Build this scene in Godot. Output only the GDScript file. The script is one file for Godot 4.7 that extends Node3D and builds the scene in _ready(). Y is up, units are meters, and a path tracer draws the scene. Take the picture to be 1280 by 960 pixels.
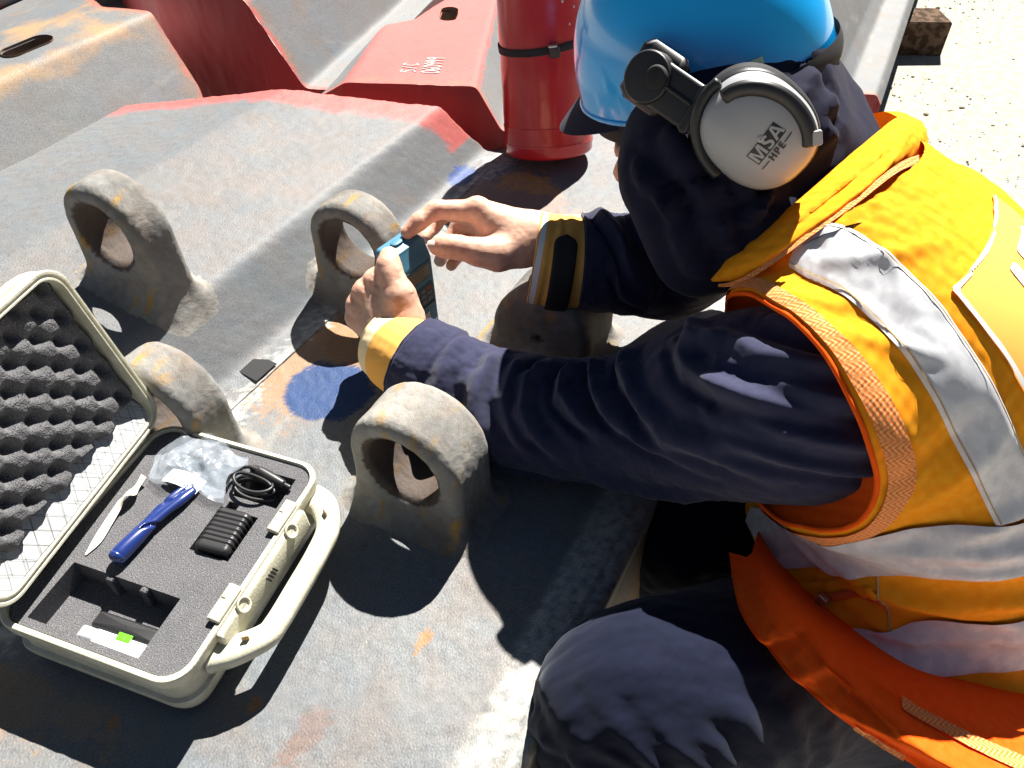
extends Node3D
# A worker in a hi-vis vest crouches beside a row of steel castings and holds a blue gauge; an open instrument case lies on the plate.
# Metres, y up. The top of the casting he works on is at y = TOP.

const TOP := 0.66
const ALONG := Vector3(0.4695, 0, -0.8829)    # the castings run this way
const ACROSS := Vector3(0.8829, 0, 0.4695)
var M := {}
var rough_noise := FastNoiseLite.new()
var fine_noise := FastNoiseLite.new()
var taken := {}

func _ready():
	view()
	materials()
	ground()
	castings()
	timber()
	cylinder()
	instrument_case()
	case_contents()
	small_things()
	gauge()
	person()

func view():
	var cam := Camera3D.new()
	cam.name = "camera"
	cam.fov = 51.96
	cam.near = 0.05
	cam.far = 600.0
	cam.position = Vector3(0, 1.31, 0)
	cam.rotation_degrees = Vector3(-45, 0, 0)
	add_child(cam)
	var sun := DirectionalLight3D.new()
	sun.name = "sun"
	sun.light_energy = 1.6
	sun.light_color = Color(1.0, 0.978, 0.94)
	sun.light_angular_distance = 0.5
	sun.shadow_enabled = true
	sun.basis = Basis.looking_at(-from_angles(20.0, 51.0))
	add_child(sun)
	var sky := ProceduralSkyMaterial.new()
	sky.sky_top_color = Color(0.32, 0.40, 0.51)
	sky.sky_horizon_color = Color(0.64, 0.67, 0.70)
	sky.sky_curve = 0.12
	sky.ground_bottom_color = Color(0.42, 0.38, 0.33)
	sky.ground_horizon_color = Color(0.55, 0.52, 0.48)
	sky.sun_angle_max = 1.0
	sky.energy_multiplier = 0.24
	var e := Environment.new()
	e.background_mode = Environment.BG_SKY
	e.sky = Sky.new()
	e.sky.sky_material = sky
	e.tonemap_mode = Environment.TONE_MAPPER_LINEAR
	e.tonemap_exposure = 2.8
	e.sdfgi_enabled = true
	e.ssao_enabled = true
	e.ssil_enabled = true
	var w := WorldEnvironment.new()
	w.name = "environment"
	w.environment = e
	add_child(w)

func from_angles(azimuth: float, elevation: float) -> Vector3:
	var a := deg_to_rad(azimuth)
	var b := deg_to_rad(elevation)
	return Vector3(sin(a) * cos(b), sin(b), -cos(a) * cos(b))

# ---------------------------------------------------------------- naming

func numbered(called: String) -> String:
	var k: int = taken.get(called, 0)
	taken[called] = k + 1
	return called if k == 0 else "%s_%03d" % [called, k]

func thing(called: String, label: String, category: String, group := "") -> Node3D:
	var o := Node3D.new()
	o.name = numbered(called)
	add_child(o, true)
	tag(o, label, category, group)
	return o

func tag(o: Node, label: String, category: String, group := ""):
	o.set_meta("label", label)
	o.set_meta("category", category)
	if group != "":
		o.set_meta("group", group)

func put(mesh: Mesh, called: String, mat: Material, parent: Node = self) -> MeshInstance3D:
	var o := MeshInstance3D.new()
	o.mesh = mesh
	o.material_override = mat
	if parent == self:
		o.name = numbered(called)
	else:
		var k := 0
		for c in parent.get_children():
			if c.name == called or c.name.begins_with(called + "_0"):
				k += 1
		o.name = called if k == 0 else "%s_%03d" % [called, k]
	parent.add_child(o, true)
	return o

# ---------------------------------------------------------------- shapes

# A surface over a grid: at(i, j) gives the place of each corner, tint(i, j, place) its colour.
func grid(nu: int, nv: int, at: Callable, tint = null, wrap := false, flip := false) -> Dictionary:
	var v := PackedVector3Array()
	var n := PackedVector3Array()
	var c := PackedColorArray()
	v.resize(nu * nv)
	n.resize(nu * nv)
	for j in nv:
		for i in nu:
			v[j * nu + i] = at.call(i, j)
	var sg := -1.0 if flip else 1.0
	for j in nv:
		var ja := maxi(j - 1, 0) * nu
		var jb := mini(j + 1, nv - 1) * nu
		for i in nu:
			var ia := i - 1
			var ib := i + 1
			if wrap:
				if ia < 0: ia = nu - 2
				if ib > nu - 1: ib = 1
			else:
				ia = maxi(ia, 0)
				ib = mini(ib, nu - 1)
			var m := (v[j * nu + ib] - v[j * nu + ia]).cross(v[jb + i] - v[ja + i])
			n[j * nu + i] = m.normalized() * sg
	if tint != null:
		c.resize(nu * nv)
		for j in nv:
			for i in nu:
				c[j * nu + i] = tint.call(i, j, v[j * nu + i])
	var ix := PackedInt32Array()
	ix.resize((nu - 1) * (nv - 1) * 6)
	var k := 0
	for j in nv - 1:
		for i in nu - 1:
			var a := j * nu + i
			var b := a + 1
			var d := a + nu
			var e := d + 1
			if flip:
				ix[k] = a; ix[k + 1] = b; ix[k + 2] = e; ix[k + 3] = a; ix[k + 4] = e; ix[k + 5] = d
			else:
				ix[k] = a; ix[k + 1] = e; ix[k + 2] = b; ix[k + 3] = a; ix[k + 4] = d; ix[k + 5] = e
			k += 6
	return {"v": v, "n": n, "c": c, "i": ix}

func solid(d: Dictionary) -> ArrayMesh:
	var a := []
	a.resize(Mesh.ARRAY_MAX)
	a[Mesh.ARRAY_VERTEX] = d.v
	a[Mesh.ARRAY_NORMAL] = d.n
	if d.has("c") and d.c.size() == d.v.size() and d.v.size() > 0:
		a[Mesh.ARRAY_COLOR] = d.c
	if d.has("uv") and d.uv.size() == d.v.size():
		a[Mesh.ARRAY_TEX_UV] = d.uv
	a[Mesh.ARRAY_INDEX] = d.i
	var m := ArrayMesh.new()
	m.add_surface_from_arrays(Mesh.PRIMITIVE_TRIANGLES, a)
	return m

func join(a: Dictionary, b: Dictionary) -> Dictionary:
	if a.is_empty():
		return b
	var off: int = a.v.size()
	a.v.append_array(b.v)
	a.n.append_array(b.n)
	if a.has("c") and b.has("c"):
		a.c.append_array(b.c)
	if a.has("uv") and b.has("uv"):
		a.uv.append_array(b.uv)
	var bi: PackedInt32Array = b.i
	for k in bi.size():
		bi[k] += off
	a.i.append_array(bi)
	return a

# Cuts a surface where the field (one number a corner) turns negative and keeps the positive side.
func cut(d: Dictionary, field: PackedFloat32Array) -> Dictionary:
	var v := PackedVector3Array()
	var n := PackedVector3Array()
	var c := PackedColorArray()
	var has_c: bool = d.c.size() == d.v.size()
	var ix := PackedInt32Array()
	var at := {}
	var dv: PackedVector3Array = d.v
	var dn: PackedVector3Array = d.n
	var di: PackedInt32Array = d.i
	for t in range(0, di.size(), 3):
		var poly := []
		for k in 3:
			var a := di[t + k]
			var b := di[t + (k + 1) % 3]
			if field[a] >= 0.0:
				if not at.has(a):
					at[a] = v.size()
					v.append(dv[a]); n.append(dn[a])
					if has_c: c.append(d.c[a])
				poly.append(at[a])
			if (field[a] >= 0.0) != (field[b] >= 0.0):
				var key := Vector2i(mini(a, b), maxi(a, b))
				if not at.has(key):
					var f := field[key.x] / (field[key.x] - field[key.y])
					at[key] = v.size()
					v.append(dv[key.x].lerp(dv[key.y], f)); n.append(dn[key.x].lerp(dn[key.y], f).normalized())
					if has_c: c.append(d.c[key.x].lerp(d.c[key.y], f))
				poly.append(at[key])
		for k in range(1, poly.size() - 1):
			ix.append(poly[0]); ix.append(poly[k]); ix.append(poly[k + 1])
	return {"v": v, "n": n, "c": c, "i": ix}

# Moves every corner along its normal, then works the normals out again.
func displaced(d: Dictionary, by: Callable) -> Dictionary:
	var v: PackedVector3Array = d.v
	var n: PackedVector3Array = d.n
	for k in v.size():
		v[k] += n[k] * float(by.call(v[k], n[k]))
	d.v = v
	var m := PackedVector3Array()
	m.resize(v.size())
	var ix: PackedInt32Array = d.i
	for t in range(0, ix.size(), 3):
		var f := (v[ix[t + 2]] - v[ix[t]]).cross(v[ix[t + 1]] - v[ix[t]])
		m[ix[t]] += f; m[ix[t + 1]] += f; m[ix[t + 2]] += f
	for k in m.size():
		m[k] = m[k].normalized()
	d.n = m
	return d

func smooth_at(k: Array, x: float):
	var n := k.size()
	x = clampf(x, 0.0, n - 1.0001)
	var i := int(x)
	var f := x - i
	var a = k[maxi(i - 1, 0)]
	var b = k[i]
	var c = k[i + 1]
	var e = k[mini(i + 2, n - 1)]
	return 0.5 * (2.0 * b + (c - a) * f + (2.0 * a - 5.0 * b + 4.0 * c - e) * f * f + (3.0 * b - a - 3.0 * c + e) * f * f * f)

func straight_at(k: Array, x: float):
	x = clampf(x, 0.0, k.size() - 1.0001)
	return lerp(k[int(x)], k[int(x) + 1], x - int(x))

# A tube through knots. ref is the direction of angle 0; swell(s, angle in degrees, radius) is added to the radius.
func tube(knots: Array, radii: Array, ns: int, na: int, ref: Vector3, swell = null, caps := false, smooth := true, tint = null, s0 := 0.0, s1 := -1.0, arc := Vector2(0, 360)) -> Dictionary:
	var cen := PackedVector3Array()
	var ex := PackedVector3Array()
	var ey := PackedVector3Array()
	var rad := PackedFloat32Array()
	var last: float = knots.size() - 1.0 if s1 < 0.0 else s1
	var ss := PackedFloat32Array()
	var extra := 3 if caps else 0
	for j in ns + 2 * extra:
		var s := lerpf(s0, last, clampf(float(j - extra) / (ns - 1), 0.0, 1.0))
		ss.append(s)
		var shrink := 1.0
		if j < extra: shrink = [0.02, 0.55, 0.86][j]
		if j >= ns + extra: shrink = [0.86, 0.55, 0.02][j - ns - extra]
		var p: Vector3 = smooth_at(knots, s) if smooth else straight_at(knots, s)
		var t: Vector3 = (smooth_at(knots, s + 0.1) - smooth_at(knots, s - 0.1)).normalized()
		var x := (ref - t * ref.dot(t)).normalized()
		var r: float = smooth_at(radii, s)
		if caps and shrink < 1.0:
			p += t * r * sqrt(1.0 - shrink * shrink) * (-0.5 if j < extra else 0.5)
		cen.append(p); ex.append(x); ey.append(t.cross(x)); rad.append(r * shrink)
	return grid(na, cen.size(), func(i: int, j: int) -> Vector3:
		var a := lerpf(arc.x, arc.y, float(i) / (na - 1))
		var r := rad[j]
		if swell != null: r += swell.call(ss[j], a, r)
		var b := deg_to_rad(a)
		return cen[j] + (ex[j] * cos(b) + ey[j] * sin(b)) * r, tint, arc.y - arc.x > 359.0, true)

func wire(pts: Array, r: float, na := 7, per := 4, ref := Vector3(0.13, 1, 0.21)) -> Dictionary:
	var rr := []
	for p in pts: rr.append(r)
	return tube(pts, rr, (pts.size() - 1) * per + 1, na, ref.normalized(), null, true)

# Rows of rounded rectangles, each row [y, half width, half length, corner radius]; lid closes both ends.
func ring_rows(rows: Array, close_bottom := true, close_top := true, per := 7) -> Dictionary:
	var all := rows.duplicate()
	if close_bottom: all.push_front([rows[0][0], 0.0004, 0.0004, 0.0001])
	if close_top: all.push_back([rows[-1][0], 0.0004, 0.0004, 0.0001])
	var nu := per * 4 + 5
	return grid(nu, all.size(), func(i: int, j: int) -> Vector3:
		var q = all[j]
		var p := round_rect(float(i % (nu - 1)), per + 1, q[1], q[2], q[3])
		return Vector3(p.x, q[0], p.y), null, true, false)

func round_rect(i: float, per: int, hw: float, hl: float, r: float) -> Vector2:
	var k := int(i) / per % 4
	var f := (i - (int(i) / per) * per) / (per - 1.0)
	var a := (k + f) * PI / 2.0
	var cx: float = [1.0, -1.0, -1.0, 1.0][k] * (hw - r)
	var cy: float = [1.0, 1.0, -1.0, -1.0][k] * (hl - r)
	return Vector2(cx + r * cos(a), cy + r * sin(a))

# Flat shading for rows that should keep crisp edges: every quad gets corners of its own.
func crisp(d: Dictionary, angle := 35.0) -> Dictionary:
	var st := SurfaceTool.new()
	st.begin(Mesh.PRIMITIVE_TRIANGLES)
	var v: PackedVector3Array = d.v
	var ix: PackedInt32Array = d.i
	var face := PackedVector3Array()
	var near := {}
	for t in range(0, ix.size(), 3):
		var f := (v[ix[t + 2]] - v[ix[t]]).cross(v[ix[t + 1]] - v[ix[t]])
		face.append(f)
		for k in 3:
			var key := (v[ix[t + k]] * 20000.0).round()
			if not near.has(key): near[key] = []
			near[key].append(t / 3)
	var lim := cos(deg_to_rad(angle))
	var ov := PackedVector3Array()
	var on := PackedVector3Array()
	var oi := PackedInt32Array()
	var oc := PackedColorArray()
	for t in range(0, ix.size(), 3):
		var f := face[t / 3]
		if f.length() < 1e-14: continue
		var fu := f.normalized()
		for k in 3:
			var m := Vector3.ZERO
			for q in near[(v[ix[t + k]] * 20000.0).round()]:
				if face[q].length() > 1e-14 and face[q].normalized().dot(fu) > lim: m += face[q]
			oi.append(ov.size()); ov.append(v[ix[t + k]]); on.append(m.normalized())
			if d.has("c") and d.c.size() == v.size(): oc.append(d.c[ix[t + k]])
	return {"v": ov, "n": on, "c": oc, "i": oi}

# A box with chamfered edges, about the origin.
func block(size: Vector3, ch := 0.002) -> Dictionary:
	var h := size / 2.0
	var rows := [[-h.y, h.x - ch, h.z - ch, ch * 0.6], [-h.y + ch, h.x, h.z, ch], [h.y - ch, h.x, h.z, ch], [h.y, h.x - ch, h.z - ch, ch * 0.6]]
	return crisp(ring_rows(rows, true, true, 2), 50.0)

func moved(d: Dictionary, t: Transform3D) -> Dictionary:
	var v: PackedVector3Array = d.v
	var n: PackedVector3Array = d.n
	for k in v.size():
		v[k] = t * v[k]
		n[k] = t.basis * n[k]
	d.v = v
	d.n = n
	return d

# A flat polygon (counter-clockwise in x, -z) as a sheet of thickness th, lying in xz.
func sheet(pts: PackedVector2Array, th: float) -> Dictionary:
	var tri := Geometry2D.triangulate_polygon(pts)
	var v := PackedVector3Array()
	var ix := PackedInt32Array()
	for s in 2:
		var base := v.size()
		for p in pts: v.append(Vector3(p.x, th if s == 0 else 0.0, p.y))
		for t in range(0, tri.size(), 3):
			var a := v[base + tri[t]]
			var b := v[base + tri[t + 1]]
			var c := v[base + tri[t + 2]]
			var up := (b - a).cross(c - a).y < 0.0
			if up == (s == 0):
				ix.append_array([base + tri[t], base + tri[t + 1], base + tri[t + 2]])
			else:
				ix.append_array([base + tri[t], base + tri[t + 2], base + tri[t + 1]])
	var m := pts.size()
	var ccw := Geometry2D.is_polygon_clockwise(pts)
	for k in m:
		var k2 := (k + 1) % m
		if ccw:
			ix.append_array([k, m + k, k2, k2, m + k, m + k2])
		else:
			ix.append_array([k, k2, m + k, k2, m + k2, m + k])
	return crisp({"v": v, "n": v, "i": ix, "c": PackedColorArray()}, 40.0)

# ---------------------------------------------------------------- smooth bodies

# A field of distances on a grid; bones and lumps join softly, then mesh() draws the surface (one corner in each cell that it crosses).
class Field:
	var lo: Vector3
	var cell: float
	var nx: int
	var ny: int
	var nz: int
	var d := PackedFloat32Array()

	func _init(a: Vector3, b: Vector3, size: float):
		lo = a
		cell = size
		nx = int((b.x - a.x) / size) + 2
		ny = int((b.y - a.y) / size) + 2
		nz = int((b.z - a.z) / size) + 2
		d.resize(nx * ny * nz)
		d.fill(1.0)

	func span(a: Vector3, b: Vector3) -> Array:
		var p := ((a - lo) / cell).floor()
		var q := ((b - lo) / cell).ceil()
		return [maxi(int(p.x), 0), maxi(int(p.y), 0), maxi(int(p.z), 0), mini(int(q.x), nx - 1), mini(int(q.y), ny - 1), mini(int(q.z), nz - 1)]

	func soft(at: int, x: float, k: float):
		var o := d[at]
		if o > 0.9 or k <= 0.0:
			d[at] = minf(o, x)
			return
		var h := maxf(k - absf(o - x), 0.0) / k
		d[at] = minf(o, x) - h * h * k * 0.25

	func bone(a: Vector3, b: Vector3, ra: float, rb: float, k := 0.012):
		var m := maxf(ra, rb) + k + cell * 2.0
		var s := span(a.min(b) - Vector3.ONE * m, a.max(b) + Vector3.ONE * m)
		var ab := b - a
		var l2 := maxf(ab.length_squared(), 1e-9)
		for z in range(s[2], s[5] + 1):
			for y in range(s[1], s[4] + 1):
				for x in range(s[0], s[3] + 1):
					var p := lo + Vector3(x, y, z) * cell - a
					var h := clampf(p.dot(ab) / l2, 0.0, 1.0)
					soft((z * ny + y) * nx + x, (p - ab * h).length() - lerpf(ra, rb, h), k)

	func chain(pts: Array, rs: Array, k := 0.008):
		for j in pts.size() - 1:
			bone(pts[j], pts[j + 1], rs[j], rs[j + 1], k)

	# An ellipsoid: the columns of b are its half axes.
	func lump(c: Vector3, b: Basis, k := 0.012):
		var r := Vector3(b.x.length(), b.y.length(), b.z.length())
		var inv := b.inverse()
		var q := Basis(b.x / (r.x * r.x), b.y / (r.y * r.y), b.z / (r.z * r.z)).transposed()
		var big := maxf(r.x, maxf(r.y, r.z)) + k + cell * 2.0
		var s := span(c - Vector3.ONE * big, c + Vector3.ONE * big)
		var w := Vector3(1.0 / r.x, 1.0 / r.y, 1.0 / r.z)
		for z in range(s[2], s[5] + 1):
			for y in range(s[1], s[4] + 1):
				for x in range(s[0], s[3] + 1):
					var u := inv * (lo + Vector3(x, y, z) * cell - c)
					var k0 := u.length()
					var k1 := maxf((u * w).length(), 1e-6)
					soft((z * ny + y) * nx + x, k0 * (k0 - 1.0) / k1, k)

	func mesh() -> Dictionary:
		var v := PackedVector3Array()
		var n := PackedVector3Array()
		var ix := PackedInt32Array()
		var id := PackedInt32Array()
		id.resize(nx * ny * nz)
		id.fill(-1)
		var sy := nx
		var sz := nx * ny
		var o := [0, 1, sy, sy + 1, sz, sz + 1, sz + sy, sz + sy + 1]
		var e := [[0, 1], [2, 3], [4, 5], [6, 7], [0, 2], [1, 3], [4, 6], [5, 7], [0, 4], [1, 5], [2, 6], [3, 7]]
		for z in nz - 1:
			for y in ny - 1:
				var row := z * sz + y * sy
				for x in nx - 1:
					var at := row + x
					var inside := d[at] < 0.0
					if d[at] > cell * 2.5: continue
					var mixed := false
					for k in range(1, 8):
						if (d[at + o[k]] < 0.0) != inside:
							mixed = true
							break
					if not mixed: continue
					var p := Vector3.ZERO
					var c := 0
					for q in e:
						var a := d[at + o[q[0]]]
						var b := d[at + o[q[1]]]
						if (a < 0.0) != (b < 0.0):
							var f := a / (a - b)
							var k0: int = q[0]
							var k1: int = q[1]
							p += Vector3(k0 & 1, (k0 >> 1) & 1, k0 >> 2).lerp(Vector3(k1 & 1, (k1 >> 1) & 1, k1 >> 2), f)
							c += 1
					var g := Vector3(d[at + 1] + d[at + sy + 1] + d[at + sz + 1] + d[at + sz + sy + 1] - d[at] - d[at + sy] - d[at + sz] - d[at + sz + sy],
						d[at + sy] + d[at + sy + 1] + d[at + sz + sy] + d[at + sz + sy + 1] - d[at] - d[at + 1] - d[at + sz] - d[at + sz + 1],
						d[at + sz] + d[at + sz + 1] + d[at + sz + sy] + d[at + sz + sy + 1] - d[at] - d[at + 1] - d[at + sy] - d[at + sy + 1])
					id[at] = v.size()
					v.append(lo + (Vector3(x, y, z) + p / c) * cell)
					n.append(g.normalized())
		for z in range(1, nz - 1):
			for y in range(1, ny - 1):
				for x in range(1, nx - 1):
					var at := z * sz + y * sy + x
					var here := d[at] < 0.0
					if absf(d[at]) > cell * 2.5: continue
					if here != (d[at + 1] < 0.0):
						face(ix, id[at], id[at - sy], id[at - sy - sz], id[at - sz], here)
					if here != (d[at + sy] < 0.0):
						face(ix, id[at], id[at - sz], id[at - sz - 1], id[at - 1], here)
					if here != (d[at + sz] < 0.0):
						face(ix, id[at], id[at - 1], id[at - 1 - sy], id[at - sy], here)
		return {"v": v, "n": n, "c": PackedColorArray(), "i": ix}

	func face(ix: PackedInt32Array, a: int, b: int, c: int, e: int, here: bool):
		if a < 0 or b < 0 or c < 0 or e < 0: return
		if here:
			ix.append(a); ix.append(c); ix.append(b); ix.append(a); ix.append(e); ix.append(c)
		else:
			ix.append(a); ix.append(b); ix.append(c); ix.append(a); ix.append(c); ix.append(e)

# ---------------------------------------------------------------- materials

func noise_picture(n: int, seed_: int, freq: float, octaves := 3, kind := FastNoiseLite.TYPE_SIMPLEX_SMOOTH) -> PackedByteArray:
	var f := FastNoiseLite.new()
	f.seed = seed_
	f.noise_type = kind
	f.frequency = freq
	f.fractal_octaves = octaves
	var im := f.get_seamless_image(n, n, false, false, 0.15, true)
	im.convert(Image.FORMAT_L8)
	return im.get_data()

func picture(n: int, bytes: PackedByteArray, format := Image.FORMAT_RGB8) -> ImageTexture:
	var im := Image.create_from_data(n, n, false, format, bytes)
	im.generate_mipmaps()
	return ImageTexture.create_from_image(im)

func relief(n: int, h: PackedByteArray, strength: float) -> ImageTexture:
	var im := Image.create_from_data(n, n, false, Image.FORMAT_L8, h)
	im.convert(Image.FORMAT_RGBA8)
	im.bump_map_to_normal_map(strength)
	im.generate_mipmaps()
	return ImageTexture.create_from_image(im)

func to_byte(x: float) -> int:
	return int(clampf(x, 0.0, 1.0) * 255.0)

# Two tones and a speckle: lin(a, b, t) by coarse noise, times grain by fine noise.
func mottle(n: int, c0: Color, c1: Color, coarse: PackedByteArray, fine: PackedByteArray, grain: float, grain_mid := 0.5, edge0 := 0.35, edge1 := 0.65) -> ImageTexture:
	var out := PackedByteArray()
	out.resize(n * n * 3)
	var table := PackedByteArray()
	for k in 1024: table.append(to_byte(Color(k / 1023.0, 0, 0).linear_to_srgb().r))
	for k in n * n:
		var t := clampf((coarse[k] / 255.0 - edge0) / (edge1 - edge0), 0.0, 1.0)
		var g := 1.0 + grain * (fine[k] / 255.0 - grain_mid) * 2.0
		out[k * 3] = table[clampi(int((c0.r + (c1.r - c0.r) * t) * g * 1023.0), 0, 1023)]
		out[k * 3 + 1] = table[clampi(int((c0.g + (c1.g - c0.g) * t) * g * 1023.0), 0, 1023)]
		out[k * 3 + 2] = table[clampi(int((c0.b + (c1.b - c0.b) * t) * g * 1023.0), 0, 1023)]
	return picture(n, out)

func mat(color: Color, rough := 0.6, spec := 0.5, metal := 0.0) -> StandardMaterial3D:
	var m := StandardMaterial3D.new()
	m.albedo_color = color.linear_to_srgb()
	m.roughness = rough
	m.metallic_specular = spec
	m.metallic = metal
	return m

func triplanar(m: StandardMaterial3D, per_metre: float, world := true) -> StandardMaterial3D:
	m.uv1_triplanar = true
	m.uv1_world_triplanar = world
	m.uv1_scale = Vector3.ONE * per_metre
	m.uv1_triplanar_sharpness = 4.0
	return m

func bumped(m: StandardMaterial3D, t: Texture2D, s := 1.0) -> StandardMaterial3D:
	m.normal_enabled = true
	m.normal_texture = t
	m.normal_scale = s
	return m

func materials():
	rough_noise.seed = 5
	rough_noise.frequency = 6.0
	rough_noise.fractal_octaves = 4
	fine_noise.seed = 11
	fine_noise.frequency = 60.0
	fine_noise.fractal_octaves = 2
	# steel: mill scale with grain, tinted by the colours of each surface
	var n := 1024
	var coarse := noise_picture(n, 3, 0.012, 5)
	var fine := noise_picture(n, 4, 0.28, 2)
	var mid := noise_picture(n, 6, 0.05, 4)
	var scratch := noise_picture(n, 9, 0.1, 2)
	var out := PackedByteArray()
	out.resize(n * n * 3)
	var height := PackedByteArray()
	height.resize(n * n)
	var table := PackedByteArray()
	for k in 1024: table.append(to_byte(Color(k / 1023.0, 0, 0).linear_to_srgb().r))
	for k in n * n:
		var a := coarse[k] / 255.0
		var b := mid[k] / 255.0
		var c := fine[k] / 255.0
		var y := k / n
		var x := k % n
		var sc := scratch[((y * 9) % n) * n + (x / 2 + y / 3) % n] / 255.0
		var v := 0.66 + 0.05 * (b - 0.5) + 0.46 * (c - 0.5)
		if c > 0.74: v += (c - 0.74) * 1.6
		if b < 0.3: v -= (0.3 - b) * 0.5
		if sc > 0.80: v += (sc - 0.80) * 1.6
		var w := clampf((a - 0.45) * 4.0, -1.0, 1.0)
		out[k * 3] = table[clampi(int(v * (1.0 + 0.035 * w) * 1023.0), 0, 1023)]
		out[k * 3 + 1] = table[clampi(int(v * (1.0 - 0.01 * w) * 1023.0), 0, 1023)]
		out[k * 3 + 2] = table[clampi(int(v * (1.0 - 0.04 * w) * 1023.0), 0, 1023)]
		height[k] = to_byte(0.25 + 0.3 * b + 0.35 * c)
	var steel_picture := picture(n, out)
	var steel_relief := relief(n, height, 2.6)
	var steel := mat(Color.WHITE, 0.6, 0.4)
	steel.albedo_texture = steel_picture
	steel.vertex_color_use_as_albedo = true
	bumped(triplanar(steel, 1.55), steel_relief, 0.55)
	M.steel = steel
	var cast := steel.duplicate()
	cast.uv1_scale = Vector3.ONE * 3.3
	cast.normal_scale = 1.7
	cast.roughness = 0.75
	M.cast = cast
	var red_paint_shaded := mat(Color(0.28, 0.052, 0.052), 0.6, 0.35)  # same red as the tops, with the end faces' shade mixed in
	bumped(triplanar(red_paint_shaded, 2.0), steel_relief, 0.7)
	M.red_paint_shaded = red_paint_shaded
	# sand
	var sand_fine := noise_picture(n, 21, 0.35, 2)
	var sand_coarse := noise_picture(n, 22, 0.02, 4)
	var sand := mat(Color.WHITE, 0.95, 0.2)
	sand.albedo_texture = mottle(n, Color(0.345, 0.325, 0.28), Color(0.43, 0.405, 0.35), sand_coarse, sand_fine, 0.28)
	bumped(triplanar(sand, 1.1), relief(n, sand_fine, 2.0), 0.9)
	M.sand = sand
	M.stone = triplanar(mat(Color(0.75, 0.70, 0.62), 0.9, 0.3), 3.0)
	M.stone.albedo_texture = sand.albedo_texture
	# foam
	var f := 512
	var foam_fine := noise_picture(f, 31, 0.42, 1)
	var foam_mid := noise_picture(f, 32, 0.02, 2)
	var foam_out := PackedByteArray()
	foam_out.resize(f * f * 3)
	for k in f * f:
		var c := foam_fine[k] / 255.0
		var v := 0.125 + 0.02 * (foam_mid[k] / 255.0 - 0.5) + (0.10 * (c - 0.62) / 0.38 if c > 0.62 else -0.03 * (0.62 - c))
		if c > 0.86: v += 0.20
		var g := table[clampi(int(v * 1023.0), 0, 1023)]
		foam_out[k * 3] = g
		foam_out[k * 3 + 1] = g
		foam_out[k * 3 + 2] = mini(g + 3, 255)
	var foam := mat(Color.WHITE, 1.0, 0.1)
	foam.albedo_texture = picture(f, foam_out)
	bumped(triplanar(foam, 3.6, false), relief(f, foam_fine, 3.0), 0.8)
	M.foam = foam
	# cloth
	var wv := 128
	var weave := PackedByteArray()
	weave.resize(wv * wv)
	var knit := PackedByteArray()
	knit.resize(wv * wv)
	for y in wv:
		for x in wv:
			weave[y * wv + x] = to_byte(0.5 + 0.3 * sin((x + y) * TAU / 8.0) + 0.15 * sin((x - y) * TAU / 16.0))
			knit[y * wv + x] = to_byte(0.5 + 0.4 * sin(x * TAU / 16.0) * sin(y * TAU / 16.0))
	var weave_relief := relief(wv, weave, 1.5)
	var knit_relief := relief(wv, knit, 2.5)
	var cloth_mid := noise_picture(f, 41, 0.02, 4)
	var cloth_fine := noise_picture(f, 42, 0.45, 1)
	var navy := mat(Color.WHITE, 0.85, 0.25)
	navy.albedo_texture = mottle(f, Color(0.027, 0.0295, 0.066), Color(0.032, 0.0345, 0.075), cloth_mid, cloth_fine, 0.42)
	bumped(triplanar(navy, 7.0), weave_relief, 0.07)
	navy.rim_enabled = true
	navy.rim = 0.35
	M.navy = navy
	var trouser := navy.duplicate()
	trouser.albedo_color = Color(0.44, 0.50, 0.58)
	M.trouser = trouser
	var dark := navy.duplicate()
	dark.albedo_color = Color(0.66, 0.66, 0.70)
	dark.rim = 0.12
	M.hood = dark
	var vest := mat(Color.WHITE, 0.85, 0.2)
	vest.albedo_texture = mottle(f, Color(0.98, 0.345, 0.014), Color(1.0, 0.395, 0.022), cloth_mid, cloth_fine, 0.12)
	bumped(triplanar(vest, 9.0), knit_relief, 0.25)
	vest.backlight_enabled = true
	vest.backlight = Color(0.25, 0.07, 0.01)
	M.vest = vest
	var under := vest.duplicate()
	under.albedo_color = Color(1.0, 0.60, 0.75)  # vest cloth again, reddened: the shade of lower and inner parts is tinted in
	M.vest_shaded = under
	var web := mat(Color.WHITE, 0.8, 0.3)
	var wb := PackedByteArray()
	wb.resize(wv * wv * 3)
	for y in wv:
		for x in wv:
			var s := 0.5 + 0.5 * sin((x + absf(fmod(y, 32.0) - 16.0) * 1.5) * TAU / 16.0)
			wb[(y * wv + x) * 3] = to_byte(0.92)
			wb[(y * wv + x) * 3 + 1] = to_byte(0.46 + 0.24 * s)
			wb[(y * wv + x) * 3 + 2] = to_byte(0.16 + 0.34 * s)
	web.albedo_texture = picture(wv, wb)
	bumped(triplanar(web, 28.0), knit_relief, 0.6)
	M.webbing = web
	var silver := mat(Color.WHITE, 0.42, 0.5)
	silver.albedo_texture = mottle(f, Color(0.60, 0.61, 0.65), Color(0.72, 0.73, 0.76), cloth_mid, cloth_fine, 0.10)
	bumped(triplanar(silver, 6.0), relief(f, cloth_mid, 3.0), 0.08)
	M.silver = silver
	M.cuff = bumped(triplanar(mat(Color(1.0, 0.50, 0.12), 0.85, 0.2), 9.0), knit_relief, 0.3)
	M.cuff_sunlit = bumped(triplanar(mat(Color(0.98, 0.80, 0.50), 0.85, 0.2), 9.0), knit_relief, 0.3)  # orange cuff cloth again, sun glare whitened into its colour
	M.cuff_edge = mat(Color(0.82, 0.81, 0.82), 0.7, 0.3)
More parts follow.
